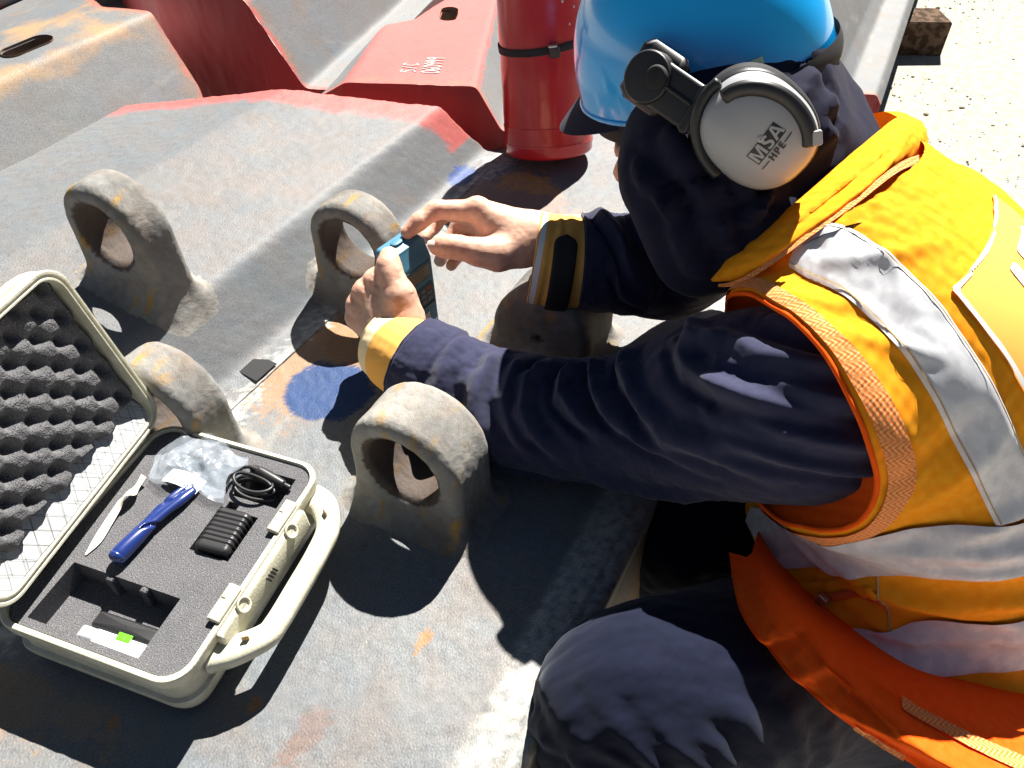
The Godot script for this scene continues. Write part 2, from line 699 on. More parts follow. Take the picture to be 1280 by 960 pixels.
	M.thread = mat(Color(0.50, 0.36, 0.18), 0.8, 0.2)
	M.print = mat(Color(0.86, 0.86, 0.84), 0.5, 0.4)
	M.skin = mat(Color(0.60, 0.335, 0.23), 0.5, 0.4)
	var skin_fine := noise_picture(f, 51, 0.16, 3)
	M.skin.albedo_color = Color.WHITE
	M.skin.albedo_texture = mottle(f, Color(0.66, 0.385, 0.275), Color(0.72, 0.455, 0.34), noise_picture(f, 52, 0.02, 4), skin_fine, 0.05)
	bumped(triplanar(M.skin, 9.0), relief(f, skin_fine, 2.0), 0.45)
	M.skin.vertex_color_use_as_albedo = true
	M.skin.subsurf_scatter_enabled = true
	M.skin.subsurf_scatter_strength = 0.12
	M.nail = mat(Color(0.70, 0.48, 0.38), 0.3, 0.5)
	M.helmet = mat(Color(0.006, 0.40, 0.95), 0.18, 0.6)
	M.helmet.clearcoat_enabled = true
	M.helmet.clearcoat = 0.5
	M.helmet.clearcoat_roughness = 0.08
	M.black = mat(Color(0.018, 0.018, 0.02), 0.42, 0.5)
	M.rubber = mat(Color(0.02, 0.02, 0.023), 0.75, 0.4)
	M.grey_shell = mat(Color(0.36, 0.37, 0.39), 0.38, 0.5)
	M.lens = mat(Color(0.02, 0.018, 0.02), 0.1, 0.6)
	M.steel_bright = mat(Color(0.55, 0.55, 0.56), 0.3, 0.5, 0.9)
	M.cream = mat(Color(0.56, 0.54, 0.42), 0.45, 0.45)
	M.cream.albedo_color = Color.WHITE
	M.cream.albedo_texture = mottle(f, Color(0.52, 0.50, 0.385), Color(0.60, 0.585, 0.47), cloth_mid, skin_fine, 0.05)
	bumped(triplanar(M.cream, 4.0, false), relief(f, skin_fine, 1.5), 0.25)
	M.gauge = mat(Color(0.06, 0.20, 0.30), 0.5, 0.45)
	bumped(triplanar(M.gauge, 8.0, false), relief(f, foam_fine, 1.5), 0.25)
	M.cylinder = mat(Color(0.50, 0.006, 0.010), 0.22, 0.5)
	M.cylinder.clearcoat_enabled = true
	M.cylinder.clearcoat = 0.4
	bumped(triplanar(M.cylinder, 2.5, false), relief(f, cloth_mid, 2.0), 0.2)
	M.white = mat(Color(0.74, 0.74, 0.72), 0.6, 0.4)
	M.paper = mat(Color(0.72, 0.68, 0.58), 0.8, 0.2)
	M.pouch = mat(Color(0.012, 0.03, 0.16), 0.25, 0.6)
	M.green = mat(Color(0.12, 0.62, 0.02), 0.5, 0.4)
	var film := StandardMaterial3D.new()
	film.albedo_color = Color(0.85, 0.90, 0.96, 0.17)
	film.transparency = BaseMaterial3D.TRANSPARENCY_ALPHA
	film.roughness = 0.18
	film.metallic_specular = 0.7
	M.film = film
	M.wood = triplanar(mat(Color.WHITE, 0.9, 0.2), 2.5)
	M.wood.albedo_texture = mottle(f, Color(0.05, 0.033, 0.022), Color(0.13, 0.085, 0.06), cloth_mid, cloth_fine, 0.4)
	# the lining: pale sheet with a dark diamond grid
	var lw := 256
	var ln := PackedByteArray()
	ln.resize(lw * lw * 3)
	for y in lw:
		for x in lw:
			var p := absf(fmod(x + y, 64.0) - 32.0)
			var q := absf(fmod(x - y + 256.0, 64.0) - 32.0)
			var on := minf(p, q) < 2.2
			for k in 3: ln[(y * lw + x) * 3 + k] = 95 if on else [168, 171, 175][k]
	M.liner = mat(Color.WHITE, 0.5, 0.5)
	M.liner.albedo_texture = picture(lw, ln)
	triplanar(M.liner, 16.0, false)

# ---------------------------------------------------------------- ground

func ground():
	var o := put(solid(grid(81, 81, func(i: int, j: int) -> Vector3:
		var x := pow(absf(i - 40) / 40.0, 3.0) * 120.0 * signf(i - 40)
		var z := pow(absf(j - 40) / 40.0, 3.0) * 120.0 * signf(j - 40) - 2.0
		return Vector3(x, rough_noise.get_noise_2d(x * 0.3, z * 0.3) * 0.012, z), null, false, true)), "ground", M.sand)
	o.set_meta("kind", "structure")
	var rng := RandomNumberGenerator.new()
	rng.seed = 8
	var d := ring_rows([[-0.5, 0.3, 0.3, 0.3], [-0.1, 0.5, 0.46, 0.4], [0.25, 0.42, 0.44, 0.36], [0.5, 0.2, 0.22, 0.18]], true, true, 2)
	d = displaced(d, func(p: Vector3, _n: Vector3) -> float: return rough_noise.get_noise_3dv(p * 0.25) * 0.18)
	var mm := MultiMesh.new()
	mm.transform_format = MultiMesh.TRANSFORM_3D
	mm.mesh = solid(d)
	mm.instance_count = 3600
	for k in 3600:
		var z := -1.4 - pow(rng.randf(), 0.8) * 4.2
		var x := rng.randf_range(0.5, 1.2 - z * 0.62)
		var s := 0.0045 * pow(rng.randf(), -0.42)
		s = minf(s, 0.020)
		var b := Basis.from_euler(Vector3(rng.randf_range(-0.3, 0.3), rng.randf() * TAU, 0)).scaled(Vector3(s, s * rng.randf_range(0.35, 0.7), s * rng.randf_range(0.7, 1.1)))
		mm.set_instance_transform(k, Transform3D(b, Vector3(x, s * 0.1, z)))
	var g := MultiMeshInstance3D.new()
	g.name = "gravel"
	g.multimesh = mm
	g.material_override = M.stone
	add_child(g)
	g.set_meta("kind", "stuff")
	tag(g, "small stones scattered over the pale sandy ground", "gravel")

# ---------------------------------------------------------------- castings

const GREY := Color(0.245, 0.249, 0.255)
const BLUISH := Color(0.215, 0.230, 0.248)
const BROWN := Color(0.235, 0.213, 0.200)
const RUST := Color(0.44, 0.245, 0.12)
const CHALK := Color(0.47, 0.46, 0.43)
const RED := Color(0.60, 0.155, 0.145)

func blend(c: Color, o: Color, f: float) -> Color:
	f = clampf(f, 0.0, 1.0)
	return Color(c.r + (o.r - c.r) * f, c.g + (o.g - c.g) * f, c.b + (o.b - c.b) * f)

# Patches of paint and rust: [centre, half size along, half size across, colour, edge raggedness]
func patched(c: Color, p: Vector3, patches: Array) -> Color:
	for q in patches:
		var r: Vector3 = p - q[0]
		var a := r.dot(ALONG) / float(q[1])
		var b := r.dot(ACROSS) / float(q[2])
		var m := a * a + b * b
		if m < 4.0:
			var rag: float = q[4]
			var e := sqrt(m) + rag * (rough_noise.get_noise_3dv(p * 6.0) + 0.7 * fine_noise.get_noise_3dv(p * 3.0))
			c = blend(c, q[3], (1.0 - e) / (0.05 + rag * 0.35) + 0.5)
	return c

func steel_tint(p: Vector3) -> Color:
	var w := rough_noise.get_noise_3dv(p * 0.55)
	var w2 := rough_noise.get_noise_3dv(p * 1.9 + Vector3(9, 3, 1))
	var c := blend(GREY, BLUISH, 0.5 - w * 1.6)
	c = blend(c, BROWN, w2 * 1.3 - 0.1)
	var s := rough_noise.get_noise_3dv(Vector3(p.dot(ALONG) * 1.1, p.dot(ACROSS) * 5.0, 4.0))
	c = blend(c, CHALK, (s - 0.40) * 1.2)
	c = blend(c, RUST, (rough_noise.get_noise_3dv(p * 1.3 - Vector3(4, 8, 2)) - 0.5) * 2.0)
	return c

const PROFILE := [[-1.30, 0.055], [-1.04, 0.088], [-0.875, 0.108], [-0.66, 0.078], [-0.600, 0.004], [-0.566, 0.001]]

func hump_y(t: float) -> float:
	var y := 0.0
	for k in range(-2, 3):
		var x := t + k * 0.0035
		var h: float = PROFILE[0][1] if x < PROFILE[0][0] else PROFILE[-1][1]
		for q in PROFILE.size() - 1:
			if x >= PROFILE[q][0] and x < PROFILE[q + 1][0]:
				h = lerpf(PROFILE[q][1], PROFILE[q + 1][1], (x - PROFILE[q][0]) / (PROFILE[q + 1][0] - PROFILE[q][0]))
		y += h / 5.0
	return y

func at_plate(a: float, t: float, y: float) -> Vector3:
	return ALONG * a + ACROSS * t + Vector3(0, y, 0)

func castings():
	var body := thing("steel_casting", "large grey steel casting with pierced lugs and a blue sprayed patch, under the open case", "steel casting", "steel castings laid side by side")
	var marks := [
		[Vector3(-0.2276, 0.66, -0.688), 0.085, 0.052, RUST, 0.55], [Vector3(-0.2527, 0.66, -0.6633), 0.06, 0.05, Color(0.42, 0.27, 0.17), 0.7],
		[Vector3(0.0186, 0.66, -1.073), 0.05, 0.055, Color(0.60, 0.34, 0.15), 0.5], [Vector3(0, 0.66, -1.02), 0.06, 0.10, Color(0.36, 0.25, 0.21), 0.6],
		[Vector3(-0.4248, 0.66, -0.2745), 0.03, 0.04, Color(0.36, 0.27, 0.19), 0.9], [Vector3(-0.3598, 0.66, -0.2614), 0.015, 0.04, Color(0.34, 0.27, 0.21), 0.9], [Vector3(-0.1651, 0.66, -0.2518), 0.025, 0.012, Color(0.24, 0.185, 0.17), 0.8],
		[Vector3(0.0808, 0.66, -0.7571), 0.04, 0.03, Color(0.45, 0.27, 0.15), 0.8], [Vector3(-0.326, 0.66, -0.2582), 0.006, 0.007, RUST, 0.7], [Vector3(-0.2124, 0.66, -0.2745), 0.008, 0.006, RUST, 0.7], [Vector3(-0.0775, 0.66, -0.3312), 0.01, 0.004, RUST, 0.7],
		[Vector3(-0.2104, 0.66, -0.6408), 0.045, 0.052, Color(0.032, 0.08, 0.23), 0.16], [Vector3(-0.2208, 0.66, -0.6318), 0.038, 0.042, Color(0.03, 0.075, 0.22), 0.1]]
	# the flat plate, its chalky rim on the right and the side below
	var line := []
	var t := -0.585
	while t < -0.112:
		line.append([t, 0.0])
		t += 0.0032
	for k in 9:
		var b := k / 8.0 * PI / 2.0
		line.append([-0.112 + 0.016 * sin(b), -0.016 * (1.0 - cos(b))])
	for k in range(1, 30): line.append([-0.096 + k * 0.0004, -0.016 - k * 0.018])
	var d := grid(line.size(), 470, func(i: int, j: int) -> Vector3:
		var a := -0.32 + j * 0.0036
		var ti: float = line[i][0]
		var y: float = line[i][1]
		var p := at_plate(a, ti, TOP + y)
		if i < line.size() - 30:
			p.y += 0.0016 * rough_noise.get_noise_3dv(p * 1.2) + 0.0007 * fine_noise.get_noise_3dv(p * 1.5)
			p.y += 0.003 * smoothstep(-0.152, -0.14, ti) * (1.0 if ti < -0.112 else 0.0)
		else:
			p += ACROSS * 0.004 * rough_noise.get_noise_3dv(p)
		return p, func(i: int, _j: int, p: Vector3) -> Color:
		var ti := p.dot(ACROSS)
		var a := p.dot(ALONG)
		var c := steel_tint(p)
		var g := fine_noise.get_noise_3dv(p * 1.6)
		c = blend(c, CHALK, 0.06 + 0.16 * rough_noise.get_noise_3dv(p * 0.8 + Vector3(3, 0, 0)) + g * 0.10 - (0.2 if a < 0.1 else 0.0))
		var weld := absf(ti + 0.562 + 0.008 * rough_noise.get_noise_2d(a * 2.0, 3.0))
		c = blend(c, Color(0.62, 0.61, 0.58), (0.022 - weld) * 40.0 + g * 1.2)
		if ti > -0.155:
			c = blend(c, Color(0.58, 0.57, 0.53), smoothstep(-0.155, -0.14, ti) * (0.75 + g))
		if i > line.size() - 30: c = blend(Color(0.20, 0.15, 0.12), RUST, rough_noise.get_noise_3dv(p * 1.5) * 1.5)
		c = patched(c, p, marks)
		return c, false, true)
	put(solid(d), "plate", M.steel, body)
	# the raised part on the left with a sawn end painted red
	var ht := []
	t = -1.30
	while t < -0.5641:
		ht.append(t)
		t += 0.0036 if t > -1.06 else 0.02
	ht.append(-0.564)
	ht.append(-0.5635)
	var blue_ring: Vector3 = Vector3(-0.0778, 0.67, -1.109)
	var rows := 330
	d = grid(ht.size(), rows + 14, func(i: int, j: int) -> Vector3:
		var ti: float = ht[i]
		var far := (1.19 + 0.469 * ti) / 0.883 + 0.004 * rough_noise.get_noise_2d(ti * 6.0, 1.0)
		var f := minf(j / float(rows - 1), 1.0)
		var p := at_plate(lerpf(-0.32, far, f), ti, TOP + hump_y(ti))
		if i >= ht.size() - 1: p.y = TOP - 0.02
		p.y += 0.0018 * rough_noise.get_noise_3dv(p * 1.1) + 0.0006 * fine_noise.get_noise_3dv(p)
		if j >= rows:
			var q := (j - rows + 1) / 14.0
			p += ALONG * 0.006 * sin(minf(q * 3.0, 1.0) * PI / 2.0)
			p.y -= 0.16 * q * q + 0.004 * q
		return p, func(_i: int, j: int, p: Vector3) -> Color:
		var c := steel_tint(p)
		var ti := p.dot(ACROSS)
		if ti > -0.665 or ti < -0.87: c = blend(c, BLUISH, 0.6)
		else: c = blend(c, Color(0.27, 0.25, 0.245), 0.30 + rough_noise.get_noise_3dv(p * 1.7))
		c = blend(c, CHALK, (fine_noise.get_noise_3dv(p * 0.9) - 0.25) * 0.5 + (0.5 - absf(ti + 0.868) * 30.0) * 0.7 + (0.4 - absf(ti + 0.585) * 40.0))
		var far := (1.19 + 0.469 * ti) / 0.883
		var a := p.dot(ALONG)
		var weld := absf(ti + 0.562 + 0.008 * rough_noise.get_noise_2d(a * 2.0, 3.0))
		c = blend(c, Color(0.62, 0.61, 0.58), (0.022 - weld) * 40.0 + fine_noise.get_noise_3dv(p * 1.6) * 1.2)
		if ti < -0.62: c = blend(c, RED, (a - far + 0.042 + 0.022 * smoothstep(-0.95, -0.72, ti) + 0.016 * rough_noise.get_noise_3dv(p * 4.0) + 0.008 * fine_noise.get_noise_3dv(p)) * 50.0)
		if j >= rows: c = RED
		var ring := (p - blue_ring)
		var rr := Vector2(ring.dot(ALONG) / 0.032, ring.dot(ACROSS) / 0.019).length() + 0.25 * fine_noise.get_noise_3dv(p * 2.0)
		c = blend(c, Color(0.06, 0.12, 0.34), (1.0 - rr) * 6.0 * clampf((rr - 0.45) * 3.0, 0.25, 1.0))
		return c, false, true)
	put(solid(d), "raised_side", M.steel, body)
	lugs(body)
	# the neighbours
	slab("steel_casting", "grey sloping steel casting with an oval slot and rusty ridge, upper left", [Vector3(-1.006, 0.74, -1.845), Vector3(-0.6888, 0.822, -1.386), Vector3(-0.5997, 0.822, -1.364), Vector3(-0.5165, 0.7, -1.288), Vector3(-0.4551, 0.69, -1.245)], -ALONG, 1.3, 0.62,
		{"slot": Vector3(-0.7403, 0.822, -1.216), "rust_top": true, "red_edge": true})
	slab("steel_casting", "steel casting with dark red end face between the slotted and red topped castings", [Vector3(-0.8456, 0.8, -1.8), Vector3(-0.6231, 0.85, -1.448), Vector3(-0.444, 0.84, -1.371), Vector3(-0.3627, 0.7, -1.341), Vector3(-0.3008, 0.69, -1.356)], (Vector3(0.3655, 1.27, -1.375) - Vector3(0, 1.31, 0)).normalized(), 1.6, 0.58, {"red_end": true})
	slab("steel_casting", "grey steel casting with a dark red end corner at the far upper left edge", [Vector3(-1.345, 0.8, -1.748), Vector3(-1.126, 0.85, -1.576), Vector3(-0.9264, 0.84, -1.479), Vector3(-0.9466, 0.7, -1.517), Vector3(-0.8876, 0.69, -1.519)], (Vector3(0.3655, 1.27, -1.375) - Vector3(0, 1.31, 0)).normalized(), 1.6, 0.58, {"red_end": true})
	slab("steel_casting", "steel casting with a red painted top bearing white handwriting and an oval slot", [Vector3(-0.341, 0.69, -1.319), Vector3(-0.2747, 0.745, -1.266), Vector3(-0.0587, 0.745, -1.251), Vector3(-0.017, 0.69, -1.206), Vector3(0.0261, 0.685, -1.194)], (Vector3(0.0416, 1.133, -1.238) - Vector3(0, 1.31, 0)).normalized(), 1.2, 0.58,
		{"slot": Vector3(-0.1351, 0.6751, -1.7475), "red_end": true, "red_top": true})
	slab("steel_casting", "grey steel casting with brick red end behind the worker's neck, resting on timber", [Vector3(0.4824, 0.7, -1.974), Vector3(0.6537, 0.62, -1.949), Vector3(0.8855, 0.38, -2.108), Vector3(0.9124, 0.35, -2.08), Vector3(0.9921, 0.35, -2.071), Vector3(1.008, 0.325, -2.061)], (Vector3(0.6548, 1.263, -1.368) - Vector3(0, 1.31, 0)).normalized(), 2.2, 0.14, {"red_end": true})
	writing()

func slab(called: String, label: String, ends: Array, dir: Vector3, length: float, base: float, how: Dictionary):
	var o := thing(called, label, "steel casting", "steel castings laid side by side")
	# resample the end line, with rounded corners
	var line := []
	for q in ends.size() - 1:
		var m := int((ends[q + 1] - ends[q]).length() / 0.005) + 1
		for k in m: line.append(ends[q].lerp(ends[q + 1], float(k) / m))
	line.append(ends[-1])
	for again in 1:
		var l2 := line.duplicate()
		for k in range(2, line.size() - 2): l2[k] = (line[k - 2] + line[k - 1] + line[k] * 2.0 + line[k + 1] + line[k + 2]) / 6.0
		line = l2
	line.push_front(Vector3(line[0].x, base, line[0].z))
	line.append(Vector3(line[-1].x, base, line[-1].z))
	var top: float = -9.0
	for p in line: top = maxf(top, p.y)
	var nv := int(length / 0.0075)
	var slot = how.get("slot")
	var d := grid(line.size(), nv, func(i: int, j: int) -> Vector3:
		var p: Vector3 = line[i] + dir * (length * j / (nv - 1))
		p.y += 0.0025 * rough_noise.get_noise_3dv(p * 0.9)
		return p, func(i: int, j: int, p: Vector3) -> Color:
		var c := steel_tint(p)
		var s := length * j / (nv - 1)
		var e: Vector3 = line[i]
		if how.has("rust_top"): c = blend(c, Color(0.50, 0.33, 0.19), (0.35 - absf(e.y - top + 0.006) * 40.0) + rough_noise.get_noise_3dv(p * 1.6) * 1.8)
		if how.has("red_top"): c = blend(c, RED, (e.y - top + 0.008 + 0.006 * rough_noise.get_noise_3dv(p * 6.0)) * 300.0)
		c = blend(c, RED, (0.012 + 0.01 * rough_noise.get_noise_3dv(p * 4.0) - s) * 130.0)
		c = blend(c, RUST, (0.035 - s + 0.03 * rough_noise.get_noise_3dv(p * 3.0)) * 12.0)
		if how.has("red_end"): c = blend(c, RED, (0.010 + 0.006 * rough_noise.get_noise_3dv(p * 4.0) - s) * 300.0)
		return c, false, true)
	var n2: PackedVector3Array = d.n
	if dir.cross(line[line.size() / 2 + 3] - line[line.size() / 2]).y > 0.0:
		d = turned(d)
	if slot != null:
		var fld := PackedFloat32Array()
		var dv: PackedVector3Array = d.v
		for k in dv.size():
			var r: Vector3 = dv[k] - slot
			fld.append(slot_distance(Vector2(r.x, r.z), dir) - 0.017 if absf(r.y) < 0.03 else 1.0)
		d = cut(d, fld)
	put(solid(d), "body", M.steel, o)
	if slot != null:
		var side := Vector3(-dir.z, 0, dir.x).normalized()
		var fw := Vector3(dir.x, 0, dir.z).normalized()
		put(solid(grid(33, 4, func(i: int, j: int) -> Vector3:
			var p := round_rect(float(i % 32), 8, 0.0185, 0.0425, 0.0183)
			return slot + side * p.x + fw * p.y + Vector3(0, 0.004 - 0.018 * j + fw.dot(side) , 0), func(_i: int, _j: int, p: Vector3) -> Color: return blend(RUST, GREY, 0.5 + rough_noise.get_noise_3dv(p * 3.0)), true, true)), "slot_wall", M.cast, o)
	# the end face
	var rows := 14
	var cap := grid(line.size(), rows, func(i: int, j: int) -> Vector3:
		var f := j / float(rows - 1)
		var p: Vector3 = line[i]
		var low := Vector3(p.x, base, p.z)
		var q := p.lerp(low, f) - dir * 0.0035 * sin(minf(f * 6.0, 1.0) * PI / 2.0)
		return q - dir * (0.003 * rough_noise.get_noise_3dv(q * 3.0) + 0.0015 * fine_noise.get_noise_3dv(q)), null, false, true)
	put(solid(turned(cap) if (cap.n[line.size() * 5 + line.size() / 2] as Vector3).dot(dir) > 0.0 else cap), "end_face", M.red_paint_shaded if how.has("red_end") else M.steel, o)

func slot_distance(p: Vector2, dir: Vector3) -> float:
	var fw := Vector2(dir.x, dir.z).normalized()
	var along := clampf(p.dot(fw), -0.024, 0.024)
	return (p - fw * along).length()

func turned(d: Dictionary) -> Dictionary:
	var n: PackedVector3Array = d.n
	for k in n.size(): n[k] = -n[k]
	d.n = n
	var ix: PackedInt32Array = d.i
	for k in range(0, ix.size(), 3):
		var a := ix[k + 1]
		ix[k + 1] = ix[k + 2]
		ix[k + 2] = a
	d.i = ix
	return d

# A lug: a thick eye across the casting's direction. c is the centre of its hole, low the height of the steel below it.
func lugs(body: Node3D):
	for q in [
		[Vector3(-0.4379, 0.825, -0.7063) + ALONG * 0.025, 0.0585, 0.036, 0.025, 0.735, 0.0], [Vector3(-0.2011, 0.748, -0.7915) + ALONG * 0.025, 0.0590, 0.037, 0.025, 0.66, 0.0], [Vector3(-0.3613, 0.728, -0.5366) + ALONG * 0.026, 0.0600, 0.037, 0.026, 0.66, 0.0],
		[Vector3(-0.1038, 0.735, -0.4576) + ALONG * 0.034, 0.0610, 0.038, 0.034, 0.66, 0.0], [Vector3(0.0303, 0.688, -0.6956) + ALONG * 0.042, 0.064, 0.001, 0.042, 0.66, 0.3]]:
		lug(body, q[0], q[1], q[2], q[3], q[4], q[5])

func lug(body: Node3D, c: Vector3, ro: float, ri: float, half: float, low: float, skew: float):
	var cell := 0.0042
	var w := ro + 0.075
	var f := Field.new(Vector3(-w, -(c.y - low) - 0.10, -half - 0.05), Vector3(w, ro + 0.02, half + 0.05), cell)
	var depth := c.y - low
	var shape := PackedFloat32Array()
	shape.resize(f.d.size())
	var decks := []
	for x in f.nx:
		var tt := c.dot(ACROSS) + f.lo.x + x * cell
		decks.append(TOP + (hump_y(tt) if tt < -0.565 else 0.0) - c.y)
	for z in f.nz:
		for y in f.ny:
			for x in f.nx:
				var p := f.lo + Vector3(x, y, z) * cell
				# outline: a disc, drawn down to a wider foot
				var h := clampf(-p.y / (depth + 0.02), 0.0, 1.0)
				var two := Vector2(p.x - skew * p.y * 0.2, p.y)
				two.y = maxf(two.y, 0.0) if p.y < 0.0 else two.y
				var o := two.length() - ro * (1.0 + 0.10 * h * h)
				var q := Vector2(o, absf(p.z) - half * (1.0 + 0.2 * h * h))
				var rnd := 0.0115
				var s := minf(maxf(q.x + rnd, q.y + rnd), 0.0) + Vector2(maxf(q.x + rnd, 0.0), maxf(q.y + rnd, 0.0)).length() - rnd
				var hole := ri - Vector2(p.x, p.y).length() + 0.004 * (1.0 - smoothstep(0.0, 0.006, half - absf(p.z)))
				# weld fillet onto the plate
				var plate: float = p.y - decks[x]
				shape[(z * f.ny + y) * f.nx + x] = s
				var k := 0.024
				var b := maxf(k - absf(s - plate), 0.0) / k
				s = minf(s, plate) - b * b * k * 0.25
				var kk := 0.006
				var m := maxf(kk - absf(s - hole), 0.0) / kk
				s = maxf(s, hole) + m * m * kk * 0.25
				f.d[(z * f.ny + y) * f.nx + x] = s + 0.0012 * rough_noise.get_noise_3dv((p + c) * 2.0) + 0.0009 * fine_noise.get_noise_3dv((p + c) * 1.6)
	var d := f.mesh()
	# turn it onto the casting and drop what lies in the plate
	var tr := Transform3D(Basis(ACROSS, Vector3.UP, -ALONG), c)
	d = moved(d, tr)
	var fld := PackedFloat32Array()
	var edge := PackedFloat32Array()
	for p in d.v:
		var l: Vector3 = tr.affine_inverse() * p
		var g := ((l - f.lo) / cell).round()
		fld.append(0.024 - shape[(clampi(int(g.z), 0, f.nz - 1) * f.ny + clampi(int(g.y), 0, f.ny - 1)) * f.nx + clampi(int(g.x), 0, f.nx - 1)])
	var dv: PackedVector3Array = d.v
	for k in dv.size(): dv[k].y -= 0.005 * smoothstep(0.010, 0.0, fld[k])
	d.v = dv
	d = cut(d, fld)
	var cc := PackedColorArray()
	for k in d.v.size():
		var p: Vector3 = d.v[k]
		var w1 := rough_noise.get_noise_3dv(p * 2.4)
		var col := blend(Color(0.205, 0.20, 0.192), Color(0.31, 0.235, 0.17), w1 * 0.9 + 0.1)
		col = blend(col, Color(0.55, 0.54, 0.51), (rough_noise.get_noise_3dv(p * 1.3 + Vector3(2, 5, 1)) + fine_noise.get_noise_3dv(p * 1.3) * 0.35) * 0.6 + 0.40)
		col = blend(col, Color(0.58, 0.36, 0.10), (rough_noise.get_noise_3dv(Vector3(p.dot(ACROSS) * 4.0, p.y * 1.5, p.dot(ALONG) * 1.0) * 2.0) - 0.30) * 4.0)
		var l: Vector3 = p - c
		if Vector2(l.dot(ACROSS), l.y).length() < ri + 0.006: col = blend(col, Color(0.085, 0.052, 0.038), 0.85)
		cc.append(col)
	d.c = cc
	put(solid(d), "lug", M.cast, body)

# white handwriting on the red top: strokes laid on the paint
func writing():
	var body := get_node("steel_casting_004") as Node3D
	var origin: Vector3 = Vector3(-0.1397, 0.7372, -1.3154)
	var dir := (Vector3(0.0416, 1.133, -1.238) - Vector3(0, 1.31, 0)).normalized()
	var right := dir                                   # the words read away from the near edge
	var up := Vector3(dir.z, 0, -dir.x).normalized()    # letters stand towards the left
	var digits := {"0": [[0.5, 1], [0.1, 0.75], [0.1, 0.25], [0.5, 0], [0.9, 0.25], [0.9, 0.75], [0.5, 1]], "6": [[0.8, 1], [0.3, 0.7], [0.1, 0.3], [0.45, 0], [0.85, 0.25], [0.5, 0.5], [0.15, 0.3]],
		"9": [[0.85, 0.7], [0.5, 0.5], [0.15, 0.75], [0.5, 1], [0.85, 0.75], [0.75, 0.3], [0.6, 0]], "S": [[0.85, 0.9], [0.4, 1], [0.2, 0.75], [0.7, 0.45], [0.8, 0.15], [0.2, 0.0]], "/": [[0.2, 0], [0.8, 1]], "C": [[0.9, 0.85], [0.45, 1], [0.15, 0.5], [0.4, 0], [0.9, 0.15]]}
	var all := {}
	for word in [["060999", origin, 0.0168, 0.030], ["S/C", Vector3(-0.178, 0.737, -1.3189), 0.0200, 0.026]]:
		var x := 0.0
		for ch in word[0]:
			var pts := []
			for q in digits[ch]:
				pts.append(word[1] + right * (x + q[0] * word[2] * 0.85) + up * (q[1] - 0.5) * word[3] + Vector3(0, 0.0012, 0))
			all = join(all, wire(pts, 0.0013, 5, 6))
			x += word[2]
	put(solid(all), "handwriting", M.white, body)

func timber():
	var o := thing("timber_block", "short brown timber block lying under the casting on the sand", "timber")
	var a: Vector3 = Vector3(1.56, 0, -3.163)
	var b: Vector3 = Vector3(1.724, 0, -3.178)
	var d := moved(block(Vector3(0.62, 0.135, 0.16), 0.006), Transform3D(Basis(Vector3.UP, -0.03), Vector3(b.x - 0.31, 0.066, b.z - 0.08)))
	put(solid(displaced(d, func(p: Vector3, _n: Vector3) -> float: return rough_noise.get_noise_3dv(p * 2.0) * 0.006)), "beam", M.wood, o)

